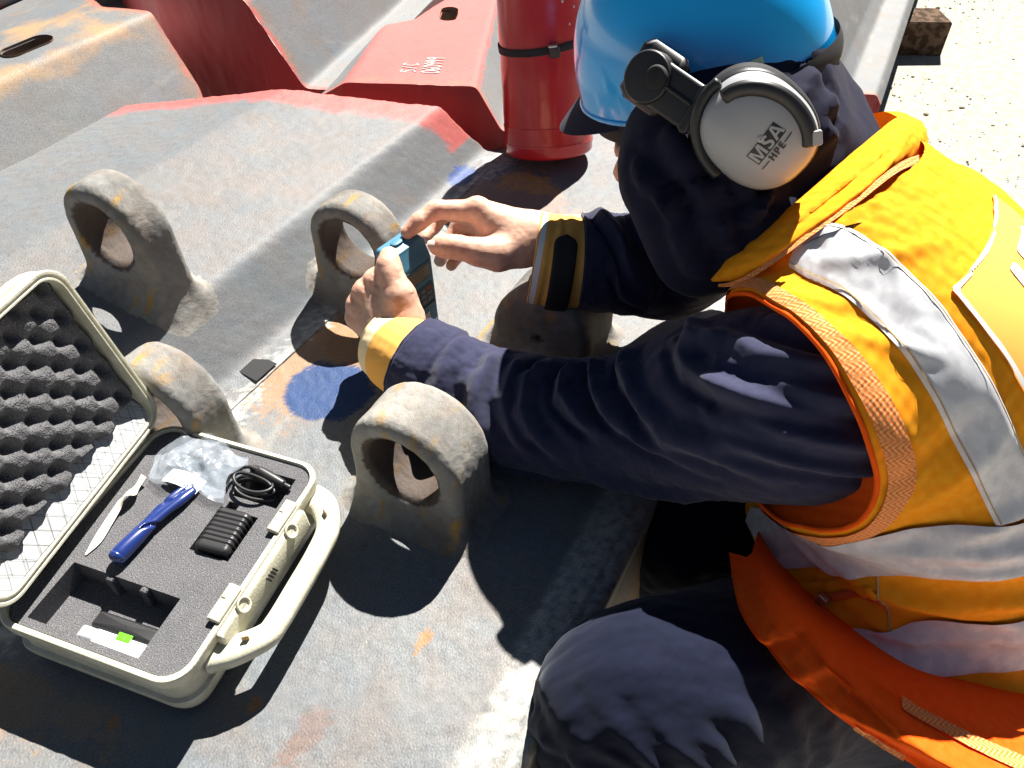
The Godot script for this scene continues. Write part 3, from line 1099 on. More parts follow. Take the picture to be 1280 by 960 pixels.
func cylinder():
	var o := thing("red_cylinder", "glossy red metal cylinder with a black strap, standing on the plate beside the helmet", "cylinder")
	var foot: Vector3 = Vector3(0.0601, 0.66, -1.169)
	var y := Vector3(-0.06, 0.955, -0.29).normalized()
	var x := Vector3(1, 0, 0)
	x = (x - y * x.dot(y)).normalized()
	o.transform = Transform3D(Basis(x, y, x.cross(y)), foot + Vector3(0, 0.012, 0))
	var lathe := func(rows: Array, na := 64) -> Dictionary:
		return grid(na + 1, rows.size(), func(i: int, j: int) -> Vector3:
			var a := TAU * (i % na) / na
			return Vector3(cos(a) * rows[j][1], rows[j][0], sin(a) * rows[j][1]), null, true, false)
	var body := [[0.0, 0.001], [0.0, 0.060], [0.002, 0.066], [0.006, 0.0695], [0.018, 0.0700], [0.0185, 0.0712], [0.0225, 0.0712], [0.0232, 0.0702], [0.046, 0.0702], [0.0466, 0.0709], [0.049, 0.0709], [0.0496, 0.070]]
	for k in range(1, 16): body.append([0.05 + k * 0.0165, 0.070 + 0.0003 * sin(k * 1.7)])
	body.append_array([[0.305, 0.069], [0.318, 0.062], [0.326, 0.045], [0.329, 0.024], [0.345, 0.022], [0.345, 0.001]])
	var d: Dictionary = lathe.call(body)
	d = displaced(d, func(p: Vector3, n: Vector3) -> float: return 0.0006 * rough_noise.get_noise_3dv(p * 1.5) if absf(n.y) < 0.5 else 0.0)
	put(solid(d), "body", M.cylinder, o)
	var tilt := Transform3D(Basis(Vector3(0, 0, 1), 0.10) * Basis(Vector3(1, 0, 0), 0.13), Vector3(0, 0.168, 0))
	var strap := put(solid(moved(lathe.call([[-0.005, 0.0702], [-0.0052, 0.0722], [0.0052, 0.0722], [0.005, 0.0702]]), tilt)), "strap", M.rubber, o)
	put(solid(moved(block(Vector3(0.016, 0.017, 0.009), 0.002), tilt * Transform3D(Basis(Vector3.UP, -0.1), Vector3(0.010, -0.002, 0.0745)))), "buckle", M.black, strap)
	put(solid(moved(block(Vector3(0.013, 0.004, 0.007), 0.0012), tilt * Transform3D(Basis(Vector3.UP, -0.1), Vector3(0.008, 0.007, 0.0785)))), "buckle_tooth", M.steel_bright, strap)
	for q in [[0.35, 0.222], [0.62, 0.214], [0.50, 0.192], [0.30, 0.060], [0.55, 0.075]]:
		put(solid(moved(ring_rows([[0.0, 0.0022, 0.0017, 0.0016], [0.0004, 0.0018, 0.0014, 0.0013]]), Transform3D(Basis(Vector3.UP, -q[0]) * Basis(Vector3.RIGHT, PI / 2), Vector3(sin(q[0]) * 0.0701, q[1], cos(q[0]) * 0.0701)))), "paint_chip", M.white, o)
	put(solid(displaced(moved(ring_rows([[-0.02, 0.016, 0.016, 0.008], [0.02, 0.018, 0.018, 0.008], [0.03, 0.012, 0.012, 0.006]]), Transform3D(Basis(), Vector3(0, 0.360, 0))), func(_p: Vector3, _n: Vector3) -> float: return 0.0)), "valve", M.steel_bright, o)

# ---------------------------------------------------------------- the instrument case

const CASE_AT := Vector3(-0.300, 0.6615, -0.3924)
const CASE_TURN := -19.0
const RIM := 0.0675

func in_case() -> Transform3D:
	return Transform3D(Basis(Vector3.UP, deg_to_rad(CASE_TURN)), CASE_AT)

func instrument_case():
	var o := thing("instrument_case", "open cream hard plastic case with grey foam, lying on the steel plate", "case")
	o.transform = in_case()
	var shell := func(rows: Array) -> Dictionary:
		var rr := []
		for q in rows: rr.append([q[0], 0.0905 - q[1], 0.1135 - q[1], 0.023 - q[1] * 0.6])
		return crisp(ring_rows(rr, true, false, 8), 32.0)
	var rows := [[0.0, 0.016], [0.0025, 0.009], [0.008, 0.0045], [0.018, 0.0012], [0.0255, 0.0], [0.0275, 0.0008], [0.0285, 0.0042], [0.030, 0.0048], [0.0525, 0.0030], [0.0545, 0.0008], [0.0555, 0.0], [0.0650, -0.0006], [0.0668, 0.0002], [RIM, 0.0014], [RIM, 0.0040], [0.0660, 0.0048], [0.030, 0.0060]]
	var base := put(solid(shell.call(rows)), "base_shell", M.cream, o)
	# foam in the base, with pockets cut out
	var pts := PackedVector2Array()
	for k in 32: pts.append(round_rect(float(k), 8, 0.0848, 0.1078, 0.019))
	var foam := CSGPolygon3D.new()
	foam.name = "tray_foam"
	foam.polygon = pts
	foam.depth = 0.058
	foam.material = M.foam
	foam.transform = Transform3D(Basis(Vector3.RIGHT, -PI / 2), Vector3(0, 0.0645, 0))
	o.add_child(foam)
	var hole := func(x0: float, x1: float, z0: float, z1: float, deep: float):
		var b := CSGBox3D.new()
		b.name = "pocket"
		b.operation = CSGShape3D.OPERATION_SUBTRACTION
		b.size = Vector3(x1 - x0, z1 - z0, deep + 0.02)
		b.position = Vector3((x0 + x1) / 2, -(z0 + z1) / 2, 0.01 - deep / 2)
		b.material = M.foam
		foam.add_child(b, true)
	hole.call(0.0255, 0.0715, -0.0935, -0.0585, 0.030)
	hole.call(0.0225, 0.0615, -0.0445, 0.0035, 0.014)
	hole.call(0.027, 0.038, -0.052, -0.040, 0.012)
	hole.call(-0.0625, 0.0445, 0.0465, 0.1010, 0.024)
	hole.call(-0.052, 0.018, -0.088, -0.056, 0.020)
	for x in [-0.024, 0.010]:
		put(solid(moved(block(Vector3(0.007, 0.024, 0.006), 0.0012), Transform3D(Basis(), Vector3(x, 0.052, 0.0490)))), "foam_rib", M.foam, o)
	# the lid stands open on its hinge
	var lean := deg_to_rad(-76.5)
	var up := Vector3(-cos(lean), -sin(lean), 0)
	var out := Vector3(-sin(lean), cos(lean), 0)
	var lid_at := Transform3D(Basis(Vector3.BACK, lean), Vector3(-0.0925, 0.072, 0) + up * 0.0915 - out * 0.043)
	var turn_at := Vector3(-0.0925, 0.0, -0.09)
	lid_at = Transform3D(Basis(), turn_at + Vector3(0.012, 0.009, 0)) * Transform3D(Basis(Vector3.UP, 0.08), Vector3.ZERO) * Transform3D(Basis(), -turn_at) * lid_at
	var lr := [[0.0, 0.016], [0.0025, 0.009], [0.008, 0.0045], [0.018, 0.0012], [0.0255, 0.0], [0.0275, 0.0008], [0.0285, 0.0042], [0.033, 0.0040], [0.0345, 0.0004], [0.0355, 0.0], [0.0425, -0.0006], [0.0438, 0.0004], [0.0438, 0.0022], [0.0425, 0.0030], [0.0425, 0.0046], [0.0438, 0.0054], [0.0438, 0.0066], [0.0425, 0.0072], [0.012, 0.0085]]
	var lid := put(solid(moved(shell.call(lr), lid_at)), "lid_shell", M.cream, o)
	var k := TAU / 0.031
	var crate := grid(110, 150, func(i: int, j: int) -> Vector3:
		var x := lerpf(-0.081, 0.062, i / 109.0)
		var z := lerpf(-0.104, 0.104, j / 149.0)
		if i > 100: x += 0.004 * sin(z * k * 0.5 + 1.0) * (i - 100) / 9.0
		var w := cos(x * k + 0.5 * rough_noise.get_noise_2d(x * 1.5, z * 1.5)) * cos(z * k + 0.5 * rough_noise.get_noise_2d(x * 1.5 + 7.0, z * 1.5))
		var y := 0.0370 - 0.0125 * pow((1.0 - w) / 2.0, 2.4) + 0.0006 * fine_noise.get_noise_2d(x * 3.0, z * 3.0)
		var e := maxf(maxf(absf(x + 0.0095) - 0.0715, absf(z) - 0.104), -0.02)
		var edge := minf(minf(float(i), 109.0 - i), minf(float(j), 149.0 - j))
		if edge < 1.0: y = 0.008
		return lid_at * Vector3(x, y, z), null, false, true)
	put(solid(crate), "lid_foam", M.foam, o)
	var liner := grid(8, 40, func(i: int, j: int) -> Vector3:
		var f := i / 7.0
		var z := lerpf(-0.103, 0.103, j / 39.0)
		return lid_at * Vector3(lerpf(0.050, 0.0825, f), lerpf(0.020, 0.0415, f) + 0.0015 * rough_noise.get_noise_2d(z * 4.0, f), z), null, false, true)
	put(solid(liner), "lining", M.liner, o)
	# hinge, side plate, handle, latches
	put(solid(crisp(moved(wire([Vector3(-0.0935, 0.0695, -0.088), Vector3(-0.0935, 0.0695, 0.0), Vector3(-0.0935, 0.0695, 0.088)], 0.0045, 10), Transform3D.IDENTITY), 60.0)), "hinge", M.cream, o)
	var plate := put(solid(moved(block(Vector3(0.011, 0.026, 0.132), 0.003), Transform3D(Basis(Vector3.BACK, 0.10), Vector3(0.0925, 0.0520, 0.0)))), "side_plate", M.cream, o)
	for z in [-0.042, 0.034]:
		put(solid(moved(ring_rows([[-0.001, 0.0072, 0.0072, 0.0070], [0.0008, 0.0068, 0.0068, 0.0066], [0.0009, 0.0052, 0.0052, 0.0050], [-0.0012, 0.0046, 0.0046, 0.0044]], true, true, 5), Transform3D(Basis(Vector3.BACK, -0.98), Vector3(0.0968, 0.0640, z)))), "lock_boss", M.cream, plate)
	for q in 4:
		put(solid(moved(block(Vector3(0.0016, 0.009, 0.0014), 0.0003), Transform3D(Basis(Vector3.BACK, 0.10) * Basis(Vector3.RIGHT, 0.35), Vector3(0.0985, 0.054, -0.008 + q * 0.0035)))), "embossed_bar", M.rubber, plate)
	for z in [-0.050, 0.040]:
		var l := put(solid(moved(block(Vector3(0.0115, 0.0055, 0.034), 0.0014), Transform3D(Basis(Vector3.BACK, -0.12), Vector3(0.0838, 0.0690, z)))), "latch", M.cream, o)
		put(solid(moved(block(Vector3(0.004, 0.0022, 0.007), 0.0006), Transform3D(Basis(), Vector3(0.0815, 0.0722, z - 0.006)))), "latch_slot", M.cream, l)
	var hp := [Vector3(0.084, 0.044, -0.092), Vector3(0.101, 0.045, -0.086), Vector3(0.1165, 0.045, -0.066), Vector3(0.1205, 0.045, -0.040), Vector3(0.1215, 0.045, 0.0), Vector3(0.1215, 0.045, 0.032), Vector3(0.1185, 0.045, 0.046), Vector3(0.101, 0.044, 0.064), Vector3(0.084, 0.043, 0.074)]
	var hr := [0.0118, 0.0110, 0.0092, 0.0086, 0.0086, 0.0086, 0.0092, 0.0106, 0.0118]
	put(solid(tube(hp, hr, 64, 20, Vector3.UP, func(_s: float, a: float, r: float) -> float: return r * (0.0098 / 0.0098 / pow(pow(absf(cos(deg_to_rad(a))) / 0.80, 3.2) + pow(absf(sin(deg_to_rad(a))) / 1.18, 3.2), 1.0 / 3.2) - 1.0))), "handle", M.cream, o)
	for z in [-0.0745, 0.056]:
		put(solid(moved(block(Vector3(0.006, 0.026, 0.0015), 0.0005), Transform3D(Basis(Vector3.UP, -0.6 if z < 0.0 else 0.6), Vector3(0.1105 if z < 0.0 else 0.1095, 0.045, z)))), "handle_seam", M.thread, o)

func case_contents():
	var base := in_case()
	# crumpled clear bag with a white card
	var bag := thing("plastic_bag", "crumpled clear plastic bag holding a white card, in the case's far corner", "plastic bag")
	bag.transform = base
	for layer in 2:
		var d := grid(60, 44, func(i: int, j: int) -> Vector3:
			var u := i / 59.0
			var w := j / 43.0
			var x := lerpf(-0.060, 0.022, u) + 0.004 * sin(w * 7.0 + layer)
			var z := lerpf(-0.103 + 0.004 * layer, -0.048, w) + 0.012 * (u - 0.5) * (1.0 - w) + 0.003 * sin(u * 9.0)
			var r := absf(rough_noise.get_noise_3d(x * 2.2, z * 2.2, layer * 5.0)) * 0.030 + absf(rough_noise.get_noise_3d(x * 6.0, z * 6.0, 9.0)) * 0.004
			var lift := 0.0665 + layer * 0.0045 + r * (1.0 if layer == 1 else 0.5) * sin(PI * clampf(u, 0.08, 0.92)) + 0.006 * (1.0 - w) * u
			return Vector3(x, lift, z), null, false, true)
		put(solid(d), "film", M.film, bag)
	var card := grid(14, 10, func(i: int, j: int) -> Vector3:
		var x := lerpf(-0.043, -0.004, i / 13.0)
		var z := lerpf(-0.066, -0.049, j / 9.0) + 0.003 * i / 13.0
		return Vector3(x, 0.0672 + 0.004 * sin(PI * i / 13.0) + 0.002 * j / 9.0, z), null, false, true)
	put(solid(card), "card", M.white, bag)
	# black cable with its plug
	var cable := thing("cable", "coiled thin black cable with a plug, half in a foam pocket", "cable")
	cable.transform = base
	var coil := []
	for k in 60:
		var a := k * 0.42
		coil.append(Vector3(0.041 + 0.021 * cos(a) * (1.0 - 0.002 * k), 0.060 + 0.006 * sin(a * 0.37) + 0.0002 * k, -0.0725 + (0.0085 + 0.003 * sin(k * 0.3)) * sin(a)))
	put(solid(wire(coil, 0.00165, 7, 3)), "wire", M.black, cable)
	put(solid(wire([Vector3(0.018, 0.068, -0.062), Vector3(0.016, 0.072, -0.074), Vector3(0.022, 0.074, -0.083), Vector3(0.030, 0.075, -0.0865)], 0.0016, 7, 5)), "lead", M.black, cable)
	var plug := put(solid(tube([Vector3(0.030, 0.0745, -0.0865), Vector3(0.040, 0.0735, -0.0855), Vector3(0.0405, 0.0735, -0.0854), Vector3(0.056, 0.071, -0.083), Vector3(0.066, 0.0695, -0.082)], [0.0022, 0.0042, 0.0052, 0.0052, 0.0040], 40, 16, Vector3.UP, func(s: float, _a: float, _r: float) -> float: return 0.0011 * sin(s * 34.0) if s < 1.05 else 0.0, true)), "plug", M.black, cable)
	put(solid(tube([Vector3(0.066, 0.0695, -0.082), Vector3(0.073, 0.0685, -0.0811)], [0.0024, 0.0024], 4, 12, Vector3.UP, null, true, false)), "plug_tip", M.black, plug)
	# blue pouch
	var pouch := thing("blue_pouch", "slim dark blue plastic sleeve with a crease, lying on the foam", "pouch")
	pouch.transform = base
	put(solid(tube([Vector3(-0.012, 0.069, -0.049), Vector3(-0.0145, 0.071, -0.036), Vector3(-0.018, 0.0725, -0.020), Vector3(-0.0205, 0.0725, -0.004), Vector3(-0.0225, 0.0725, 0.014), Vector3(-0.0245, 0.0725, 0.030), Vector3(-0.0248, 0.0725, 0.0335)], [0.0078, 0.0086, 0.0074, 0.0068, 0.0074, 0.0078, 0.0066], 70, 36, Vector3.UP,
		func(s: float, a: float, r: float) -> float:
			var flat := -0.0052 * pow(absf(cos(deg_to_rad(a))), 2.0) * smoothstep(4.6, 1.2, s)
			var crease := -0.003 * exp(-pow((s - 1.5 - 0.006 * (a - 40.0)) / 0.12, 2.0)) - 0.0026 * exp(-pow((a - 20.0 - s * 12.0) / 12.0, 2.0)) * smoothstep(3.6, 1.0, s)
			return flat + crease, true)), "sleeve", M.pouch, pouch)
	put(solid(tube([Vector3(-0.0248, 0.0725, 0.0325), Vector3(-0.0250, 0.0722, 0.0350)], [0.0079, 0.0074], 4, 24, Vector3.UP, null, true, false)), "end_ring", M.pouch, pouch)
	# paper strip, folded over
	var strip := thing("paper_strip", "torn off white paper strip with a fold, lying on the foam", "paper strip")
	strip.transform = base
	var sp := [Vector3(-0.0595, 0.072, -0.047), Vector3(-0.0605, 0.0675, -0.036), Vector3(-0.0585, 0.070, -0.028), Vector3(-0.0600, 0.0735, -0.020), Vector3(-0.0615, 0.0680, -0.010), Vector3(-0.0600, 0.0665, 0.005), Vector3(-0.0575, 0.0658, 0.022), Vector3(-0.0572, 0.0655, 0.038)]
	var sw := [0.0035, 0.0030, 0.0055, 0.0075, 0.0045, 0.0045, 0.0045, 0.0008]
	put(solid(grid(6, 64, func(i: int, j: int) -> Vector3:
		var s := j / 63.0 * 7.0
		var p: Vector3 = smooth_at(sp, s)
		var w: float = smooth_at(sw, s)
		var f := i / 5.0 * 2.0 - 1.0
		var tw := 0.9 * exp(-pow((s - 3.0) / 0.8, 2.0))
		return p + Vector3(cos(tw), sin(tw) * 0.8, 0.25) * w * f + Vector3(0, 0.0006 * f * f, 0), null, false, true)), "strip", M.paper, strip)
	# ribbed black charger
	var ch := thing("black_charger", "black ribbed plastic block sitting in a foam pocket near the latch", "charger")
	ch.transform = base * Transform3D(Basis(Vector3.UP, 0.06), Vector3(0.0420, 0.0565, -0.0205))
	var rows := []
	for k in 9: rows.append(k)
	var body := grid(61, 60, func(i: int, j: int) -> Vector3:
		var z := lerpf(-0.0225, 0.0225, j / 59.0)
		var q := round_rect(float(i % 60), 15, 0.0168, 0.0110, 0.0055)
		var end := 1.0
		var e := absf(z) - 0.0175
		if e > 0.0: end = sqrt(maxf(1.0 - pow(e / 0.0051, 2.0), 0.04)) * 0.3 + 0.7
		if j == 0 or j == 59: end = 0.02
		var rib := 0.0
		if absf(z + 0.002) < 0.0165: rib = -0.0012 * smoothstep(-0.1, 0.5, sin((z + 0.002) * TAU / 0.0047))
		var l := q.length()
		return Vector3(q.x, q.y, 0) * end * (1.0 + (rib / l if q.y > -0.002 else 0.0)) + Vector3(0, 0.004, z), null, true, false)
	put(solid(body), "ribbed_body", M.black, ch)
	# little instrument in the big pocket
	var bx := thing("small_instrument", "small grey and black instrument with a white card and green sticker, in the deep pocket", "instrument")
	bx.transform = base * Transform3D(Basis(Vector3.UP, 0.02), Vector3(0.011, 0.0395, 0.0855))
	put(solid(moved(block(Vector3(0.060, 0.018, 0.014), 0.002), Transform3D(Basis(), Vector3(0, 0.005, -0.0070)))), "black_cover", M.black, bx)
	put(solid(moved(block(Vector3(0.066, 0.017, 0.012), 0.002), Transform3D(Basis(), Vector3(-0.003, 0.0048, 0.0065)))), "grey_body", M.grey_shell, bx)
	var cd := put(solid(moved(block(Vector3(0.050, 0.0012, 0.012), 0.0003), Transform3D(Basis(Vector3.RIGHT, 0.08), Vector3(0.006, 0.0146, 0.0075)))), "white_card", M.white, bx)
	put(solid(moved(block(Vector3(0.013, 0.0006, 0.0065), 0.0002), Transform3D(Basis(Vector3.RIGHT, 0.08), Vector3(0.006, 0.0157, 0.0020)))), "green_sticker", M.green, cd)

func small_things():
	var o := thing("shadow_sheet", "flat black sheet added as a shadow on the steel plate left of the blue paint", "added_shadow")  # thin black sheet added to stand in for a cast shadow
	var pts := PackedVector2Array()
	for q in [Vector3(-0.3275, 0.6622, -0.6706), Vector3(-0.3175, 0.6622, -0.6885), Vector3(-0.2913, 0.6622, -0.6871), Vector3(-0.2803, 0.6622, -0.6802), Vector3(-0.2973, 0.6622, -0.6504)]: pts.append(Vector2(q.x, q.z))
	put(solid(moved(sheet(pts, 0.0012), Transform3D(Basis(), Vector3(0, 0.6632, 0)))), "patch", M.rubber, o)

# ---------------------------------------------------------------- the gauge

func gauge():
	var o := thing("thickness_gauge", "blue handheld gauge with screen and keypad, gripped in both hands", "gauge")
	var tl: Vector3 = Vector3(-0.1202, 0.8035, -0.6899)
	var tr: Vector3 = Vector3(-0.0916, 0.8025, -0.7314)
	var br: Vector3 = Vector3(-0.088, 0.6881, -0.7244)
	var x := (tr - tl).normalized()
	var y := (tr - br)
	y = (y - x * y.dot(x)).normalized()
	var w := (tr - tl).length() + 0.004
	var h := 0.128
	o.transform = Transform3D(Basis(x, y, x.cross(y)), tr - x * (w / 2.0))
	# body: outline swept from back to front, the front's upper edge bevelled
	var outline := func(z: float, inset: float, top: float) -> Array:
		var pts := []
		for k in 32:
			var p := round_rect(float(k), 8, w / 2 - inset, (h + top) / 2 - inset, 0.005)
			pts.append(Vector3(p.x, p.y - h / 2 + top / 2, z))
		return pts
	var rings := [outline.call(-0.034, 0.004, 0.006), outline.call(-0.032, 0.001, 0.008), outline.call(-0.020, 0.0, 0.008), outline.call(-0.0195, 0.0012, 0.008), outline.call(-0.0180, 0.0012, 0.008), outline.call(-0.0175, 0.0, 0.008), outline.call(-0.008, 0.0, 0.004), outline.call(-0.0070, 0.0, 0.0), outline.call(-0.001, 0.0004, -0.014), outline.call(0.0, 0.002, -0.016)]
	rings.push_front(outline.call(-0.034, w / 2 - 0.0002, -0.05))
	rings.append(outline.call(0.0, w / 2 - 0.0002, -0.05))
	for r in [0, rings.size() - 1]:
		for k in 32: rings[r][k] = Vector3(rings[r][k].x * 0.01, -h / 2 + (rings[r][k].y + h / 2) * 0.01, rings[r][k].z)
	put(solid(crisp(grid(33, rings.size(), func(i: int, j: int) -> Vector3: return rings[j][i % 32], null, true, false), 28.0)), "body", M.gauge, o)
	put(solid(moved(ring_rows([[0.0, 0.008, 0.005, 0.005], [0.002, 0.007, 0.0045, 0.0045]]), Transform3D(Basis(Vector3.RIGHT, 0.0), Vector3(-0.004, 0.0085, -0.020)))), "connector", M.gauge, o)
	var face := func(cx: float, cy: float, sx: float, sy: float, up: float, m: Material, called: String, parent: Node, thick := 0.0012):
		return put(solid(moved(block(Vector3(sx, sy, thick), 0.0003), Transform3D(Basis(), Vector3(cx, cy, up)))), called, m, parent)
	var bez: Node = face.call(0.0, -0.031, w * 0.86, 0.022, 0.0003, mat(Color(0.035, 0.11, 0.16), 0.45), "screen_frame", o)
	face.call(0.0, -0.031, w * 0.74, 0.015, 0.0007, mat(Color(0.15, 0.15, 0.10), 0.25, 0.5), "screen", bez)
	var pad: Node = face.call(0.0, -0.0615, w * 0.86, 0.026, 0.0003, mat(Color(0.03, 0.075, 0.10), 0.5), "keypad", o)
	for r in 3:
		for c in 4:
			face.call((c - 1.5) * w * 0.19, -0.0545 - r * 0.0072, w * 0.14, 0.0046, 0.0009, mat(Color(0.16, 0.19, 0.20), 0.6) if not (r == 0 and c == 3) else mat(Color(0.32, 0.06, 0.05)), "key", pad, 0.0010)
	face.call(0.0, -0.0765, w * 0.86, 0.0016, 0.0004, M.rubber, "groove", o)
	face.call(w * 0.12, -0.092, 0.011, 0.011, 0.0003, M.white, "logo_patch", o)
	for k in 5: face.call(-w * 0.10 + k * w * 0.1, -0.104, w * 0.07, 0.0030, 0.0003, M.white, "printed_letter", o)
	face.call(-w * 0.1 + 5 * w * 0.1, -0.104, w * 0.05, 0.0030, 0.0003, M.white, "printed_letter", o)

# ---------------------------------------------------------------- the worker

const TORSO := [Vector3(0.445, 0.43, -0.435), Vector3(0.440, 0.55, -0.450), Vector3(0.415, 0.67, -0.480), Vector3(0.370, 0.78, -0.515), Vector3(0.325, 0.87, -0.550), Vector3(0.290, 0.925, -0.575), Vector3(0.270, 0.955, -0.590)]
const GIRTH := [Vector3(0.190, 0.150, 0.150), Vector3(0.185, 0.140, 0.145), Vector3(0.185, 0.135, 0.150), Vector3(0.195, 0.130, 0.150), Vector3(0.190, 0.110, 0.130), Vector3(0.140, 0.085, 0.095), Vector3(0.085, 0.075, 0.075)]
const SQUARE := [2.3, 2.3, 2.3, 2.4, 2.4, 2.2, 2.0]
const FORWARD := Vector3(-0.9707, 0, -0.2402)
const LEFTWARD := Vector3(-0.2402, 0, 0.9707)

# A place on the torso: angle in degrees from the front over the left side, station h from hem (0) to collar (6).
func torso_raw(th: float, h: float) -> Vector3:
	var c: Vector3 = smooth_at(TORSO, h)
	var g: Vector3 = smooth_at(GIRTH, h)
	var n: float = smooth_at(SQUARE, h)
	var t: Vector3 = (smooth_at(TORSO, h + 0.05) - smooth_at(TORSO, h - 0.05)).normalized()
	var l := (LEFTWARD - t * LEFTWARD.dot(t)).normalized()
	var f := l.cross(t)
	var a := deg_to_rad(th)
	var x := cos(a)
	var y := sin(a)
	x = signf(x) * pow(absf(x), 2.0 / n)
	y = signf(y) * pow(absf(y), 2.0 / n)
	return c + l * (g.x * y) + f * ((g.y if x > 0.0 else g.z) * x)

func torso_normal(th: float, h: float) -> Vector3:
	var a := torso_raw(th + 1.5, h) - torso_raw(th - 1.5, h)
	var b := torso_raw(th, h + 0.06) - torso_raw(th, h - 0.06)
	return a.cross(b).normalized()

# Folds of the vest, in metres.
func vest_fold(th: float, h: float) -> float:
	var f := 0.0022 * rough_noise.get_noise_2d(th * 0.006, h * 0.12)
	f += 0.0008 * rough_noise.get_noise_2d(th * 0.014 + 40.0, h * 0.35)
	if h < 3.4:
		var low := smoothstep(3.4, 2.9, h)
		for q in FOLDS:
			var d: float = (h - q[1] - (th - q[0]) * q[2]) / q[3]
			if absf(d) < 3.0 and absf(th - q[0]) < q[5]:
				f += q[4] * low * exp(-d * d) * (1.0 - pow(absf(th - q[0]) / q[5], 2.0))
	for q in UPPER_FOLDS:
		var d: float = (h - q[1] - (th - q[0]) * q[2]) / q[3]
		if absf(d) < 3.0 and absf(th - q[0]) < q[5]:
			f += q[4] * exp(-d * d) * (1.0 - pow(absf(th - q[0]) / q[5], 2.0))
	return f

const FOLDS := [[88, 2.93, -0.006, 0.075, 0.008, 40], [100, 2.70, -0.008, 0.07, 0.008, 36], [84, 2.46, -0.012, 0.075, 0.008, 30], [104, 2.38, -0.006, 0.07, 0.008, 34], [60, 2.62, -0.01, 0.07, 0.006, 24], [95, 2.12, -0.004, 0.07, 0.006, 40], [70, 2.28, -0.008, 0.06, 0.005, 20], [112, 3.08, 0.004, 0.07, 0.007, 26], [90, 1.62, -0.006, 0.08, 0.009, 40], [60, 1.25, -0.012, 0.08, 0.009, 36]]
const UPPER_FOLDS := [[82, 5.02, -0.012, 0.10, 0.005, 18], [97, 4.5, -0.02, 0.10, 0.004, 14], [98, 3.66, 0.010, 0.09, -0.005, 16], [100, 3.42, 0.012, 0.09, 0.005, 16], [110, 5.2, -0.008, 0.09, 0.003, 30]]

func vest_at(th: float, h: float, off := 0.0) -> Vector3:
	return torso_raw(th, h) + torso_normal(th, h) * (off + vest_fold(th, h))

func edge_of(keys: Array, th: float) -> float:
	if th <= keys[0][0]: return keys[0][1]
	for k in keys.size() - 1:
		if th < keys[k + 1][0]:
			return lerpf(keys[k][1], keys[k + 1][1], smoothstep(0.0, 1.0, (th - keys[k][0]) / float(keys[k + 1][0] - keys[k][0])) * 0.5 + 0.5 * (th - keys[k][0]) / float(keys[k + 1][0] - keys[k][0]))
	return keys[-1][1]

const UPPER_EDGE := [[18, 2.46], [36, 2.22], [50, 2.02], [66, 1.86], [82, 1.76], [92, 1.62], [110, 1.32], [180, 1.05], [250, 1.3], [300, 1.9], [340, 2.5]]
const ARMHOLE := [Vector2(30, 4.9), Vector2(52, 5.12), Vector2(72, 4.92), Vector2(83, 4.58), Vector2(86.5, 4.2), Vector2(87, 3.8), Vector2(85, 3.52), Vector2(78, 3.3), Vector2(66, 3.2), Vector2(46, 3.12), Vector2(30, 3.3), Vector2(24, 4.0)]

# How far the vest stands off the body near its lower edge.
func hang(th: float, above: float) -> float:
	return (0.012 + 0.020 * smoothstep(96.0, 74.0, th)) * smoothstep(0.55, 0.0, above)

func plane_of(p: Vector2) -> Vector2:
	return Vector2(p.x * 0.0031, p.y * 0.112)

func loop_of(pts: Array, per := 6) -> PackedVector2Array:
	var out := PackedVector2Array()
	var n := pts.size()
	for k in n:
		for j in per:
			out.append(smooth_at([pts[(k + n - 1) % n], pts[k], pts[(k + 1) % n], pts[(k + 2) % n]], 1.0 + float(j) / per))
	return out

func loop_distance(p: Vector2, loop: PackedVector2Array) -> float:
	var best := 9.0
	for k in loop.size():
		var a := loop[k]
		var ab := loop[(k + 1) % loop.size()] - a
		var q := p - a
		best = minf(best, (q - ab * clampf(q.dot(ab) / ab.length_squared(), 0.0, 1.0)).length_squared())
	best = sqrt(best)
	return -best if Geometry2D.is_point_in_polygon(p, loop) else best

func person():
	var o := thing("person", "worker crouching in blue helmet and orange hi-vis vest over navy work clothes", "person")
	body(o)
	trousers(o)
	jacket(o)
	vest(o)
	hood(o)
	helmet(o)

# ---- skin: one body with its head and hands

